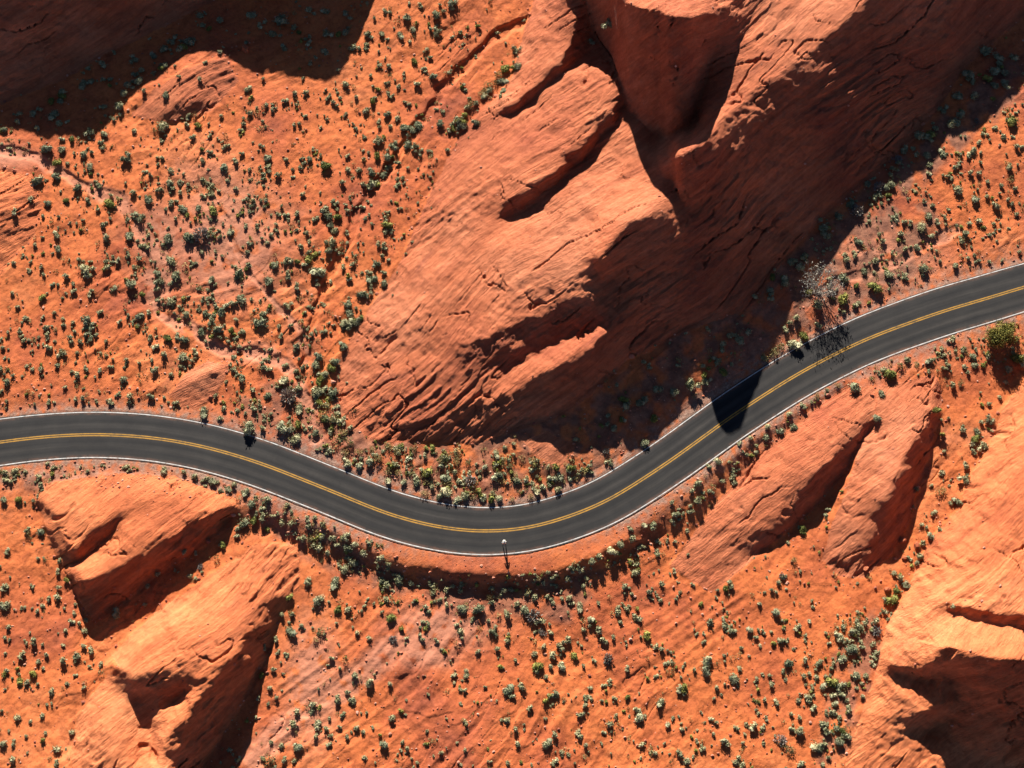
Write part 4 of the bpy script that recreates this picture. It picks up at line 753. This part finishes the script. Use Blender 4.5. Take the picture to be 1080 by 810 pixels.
link('rubble', npmesh('rubble', np.concatenate(V), np.concatenate(T), False), M_STONE, kind='stuff', label='loose reddish stones scattered along the verges and sand', cat='rubble')


# ---------------- the person standing in the lane ----------------
def simple(name, c, rough=.8):
    m, nt, b = newmat(name); nt.links.new(ramp_(nt, noise_(nt, 20, 4, .6, coords(nt)), [(.3, tuple(v * .85 for v in c)), (.7, c)]), b.inputs['Base Color']); b.inputs['Roughness'].default_value = rough; return m
M_SKIN = simple('skin', (.42, .24, .16), .5); M_SHIRT = simple('light_cotton', (.62, .62, .60)); M_TROU = simple('dark_denim', (.045, .05, .07)); M_HATM = simple('straw_hat', (.68, .64, .55)); M_HAIR = simple('brown_hair', (.05, .03, .02)); M_SHOE = simple('boot_leather', (.06, .045, .035)); M_EYE = simple('eye', (.03, .02, .02), .2)
def skinned(name, chains, mat, parent=None, sub=2):
    """chains: lists of (point, radius) sharing joints by position; grown with Skin and Subdivision"""
    vs, rs, es = [], [], []
    def vid(p, r):
        for i, q in enumerate(vs):
            if (Vector(q) - Vector(p)).length < 1e-4: return i
        vs.append(p); rs.append(r); return len(vs) - 1
    for ch in chains:
        ids = [vid(p, r) for p, r in ch]; es += list(zip(ids[:-1], ids[1:]))
    me = bpy.data.meshes.new(name); me.from_pydata([tuple(v) for v in vs], es, []); o = link(name, me, mat, parent)
    sk = o.modifiers.new('Skin', 'SKIN'); sk.use_smooth_shade = True
    if not me.skin_vertices: me.skin_vertices.new(name='')
    for i, r in enumerate(rs):
        q = r if isinstance(r, tuple) else (r, r); me.skin_vertices[0].data[i].radius = q; me.skin_vertices[0].data[i].use_root = (i == 0)
    ss = o.modifiers.new('Subdivision', 'SUBSURF'); ss.levels = sub; ss.render_levels = sub
    return o
def person_at(px, py):
    x, y, _ = at(px, py, .04); root = bpy.data.objects.new('person', None); COL.objects.link(root); root.location = (float(x), float(y), .043); root.rotation_euler = (0, 0, math.radians(12)); root.scale = (1.06, 1.06, 1.06)
    tag(root, 'person in a white shirt and pale hat standing with legs apart on the road bend', 'person')
    P = (0, 0, .95)                                                # faces -Y
    body = [[(P, (.14, .11)), ((0, 0, 1.12), (.13, .10)), ((0, .01, 1.32), (.155, .11)), ((0, .01, 1.44), (.10, .08)), ((0, 0, 1.52), .055), ((0, -.01, 1.60), .075), ((0, -.01, 1.70), .085), ((0, 0, 1.76), .06)]]
    for s in (-1, 1):
        body.append([(P, (.14, .11)), ((.10 * s, 0, .88), .095), ((.16 * s, -.02, .48), .062), ((.17 * s, -.015, .36), .06), ((.20 * s, .02, .09), .04), ((.205 * s, -.05, .045), .04), ((.215 * s, -.14, .03), .032)])
        body.append([((0, .01, 1.32), (.155, .11)), ((.17 * s, .01, 1.40), .06), ((.27 * s, .03, 1.27), .05), ((.37 * s, .02, 1.12), .042), ((.20 * s, -.13, 1.08), .035), ((.12 * s, -.23, 1.08), .027), ((.10 * s, -.27, 1.08), (.035, .02)), ((.09 * s, -.31, 1.08), (.035, .016))])
    b = skinned('body', body, M_SKIN, root)
    for s in (-1, 1):
        for k, ln in enumerate((.070, .080, .075, .058)):          # four fingers, curled, and a thumb off the side of the palm
            fx = (.09 * s) + (k - 1.5) * .019
            skinned('finger', [[((fx, -.30, 1.08), .0095), ((fx, -.30 - ln * .5, 1.075), .0085), ((fx, -.30 - ln * .8, 1.055), .008), ((fx, -.30 - ln * .75, 1.035), .007)]], M_SKIN, b, 1)
        skinned('thumb', [[((.065 * s, -.26, 1.09), .011), ((.035 * s, -.285, 1.095), .010), ((.03 * s, -.32, 1.09), .008)]], M_SKIN, b, 1)
        skinned('ear', [[((.085 * s, 0, 1.64), .012), ((.09 * s, .005, 1.67), .014), ((.088 * s, .01, 1.69), .010)]], M_SKIN, b, 1)
        skinned('eye', [[((.03 * s, -.083, 1.665), .010), ((.034 * s, -.083, 1.665), .010)]], M_EYE, b, 1)
    skinned('nose', [[((0, -.085, 1.67), .009), ((0, -.103, 1.635), .013)]], M_SKIN, b, 1)
    skinned('mouth', [[((-.02, -.080, 1.60), .006), ((.02, -.080, 1.60), .006)]], simple('lips', (.35, .12, .10)), b, 1)
    skinned('hair', [[((0, .05, 1.60), .055), ((0, .045, 1.68), .075), ((0, .02, 1.75), .07)]], M_HAIR, b)
    sh = [[((0, 0, .97), (.165, .125)), ((0, 0, 1.12), (.15, .118)), ((0, .01, 1.32), (.172, .125)), ((0, .01, 1.45), (.10, .085))]]
    for s in (-1, 1): sh.append([((0, .01, 1.32), (.172, .125)), ((.17 * s, .01, 1.405), .078), ((.27 * s, .03, 1.27), .07), ((.34 * s, .024, 1.16), .062)])
    skinned('shirt', sh, M_SHIRT, b)
    tr = [[((0, 0, .99), (.150, .120)), ((0, 0, .92), (.15, .125))]]
    for s in (-1, 1): tr.append([((0, 0, .92), (.15, .125)), ((.10 * s, 0, .86), .105), ((.16 * s, -.02, .48), .076), ((.172 * s, -.012, .34), .072), ((.198 * s, .02, .10), .056)])
    skinned('trousers', tr, M_TROU, b)
    for s in (-1, 1): skinned('shoe', [[((.20 * s, .03, .05), .05), ((.205 * s, -.05, .045), .05), ((.215 * s, -.15, .036), .038)]], M_SHOE, b, 1)
    v, f = [], []; n = 28
    prof = [(.0, 1.86), (.06, 1.858), (.095, 1.83), (.105, 1.76), (.11, 1.735), (.21, 1.725), (.235, 1.735), (.21, 1.718), (.10, 1.725)]
    for r, z in prof:
        for k in range(n): a = 2 * math.pi * k / n; v.append((r * math.cos(a) * .92, r * math.sin(a) + .005, z))
    for i in range(len(prof) - 1):
        for k in range(n): f.append((i * n + k, i * n + (k + 1) % n, (i + 1) * n + (k + 1) % n, (i + 1) * n + k))
    link('hat', npmesh('hat', v, f), M_HATM, b)
person_at(531.8, 575)
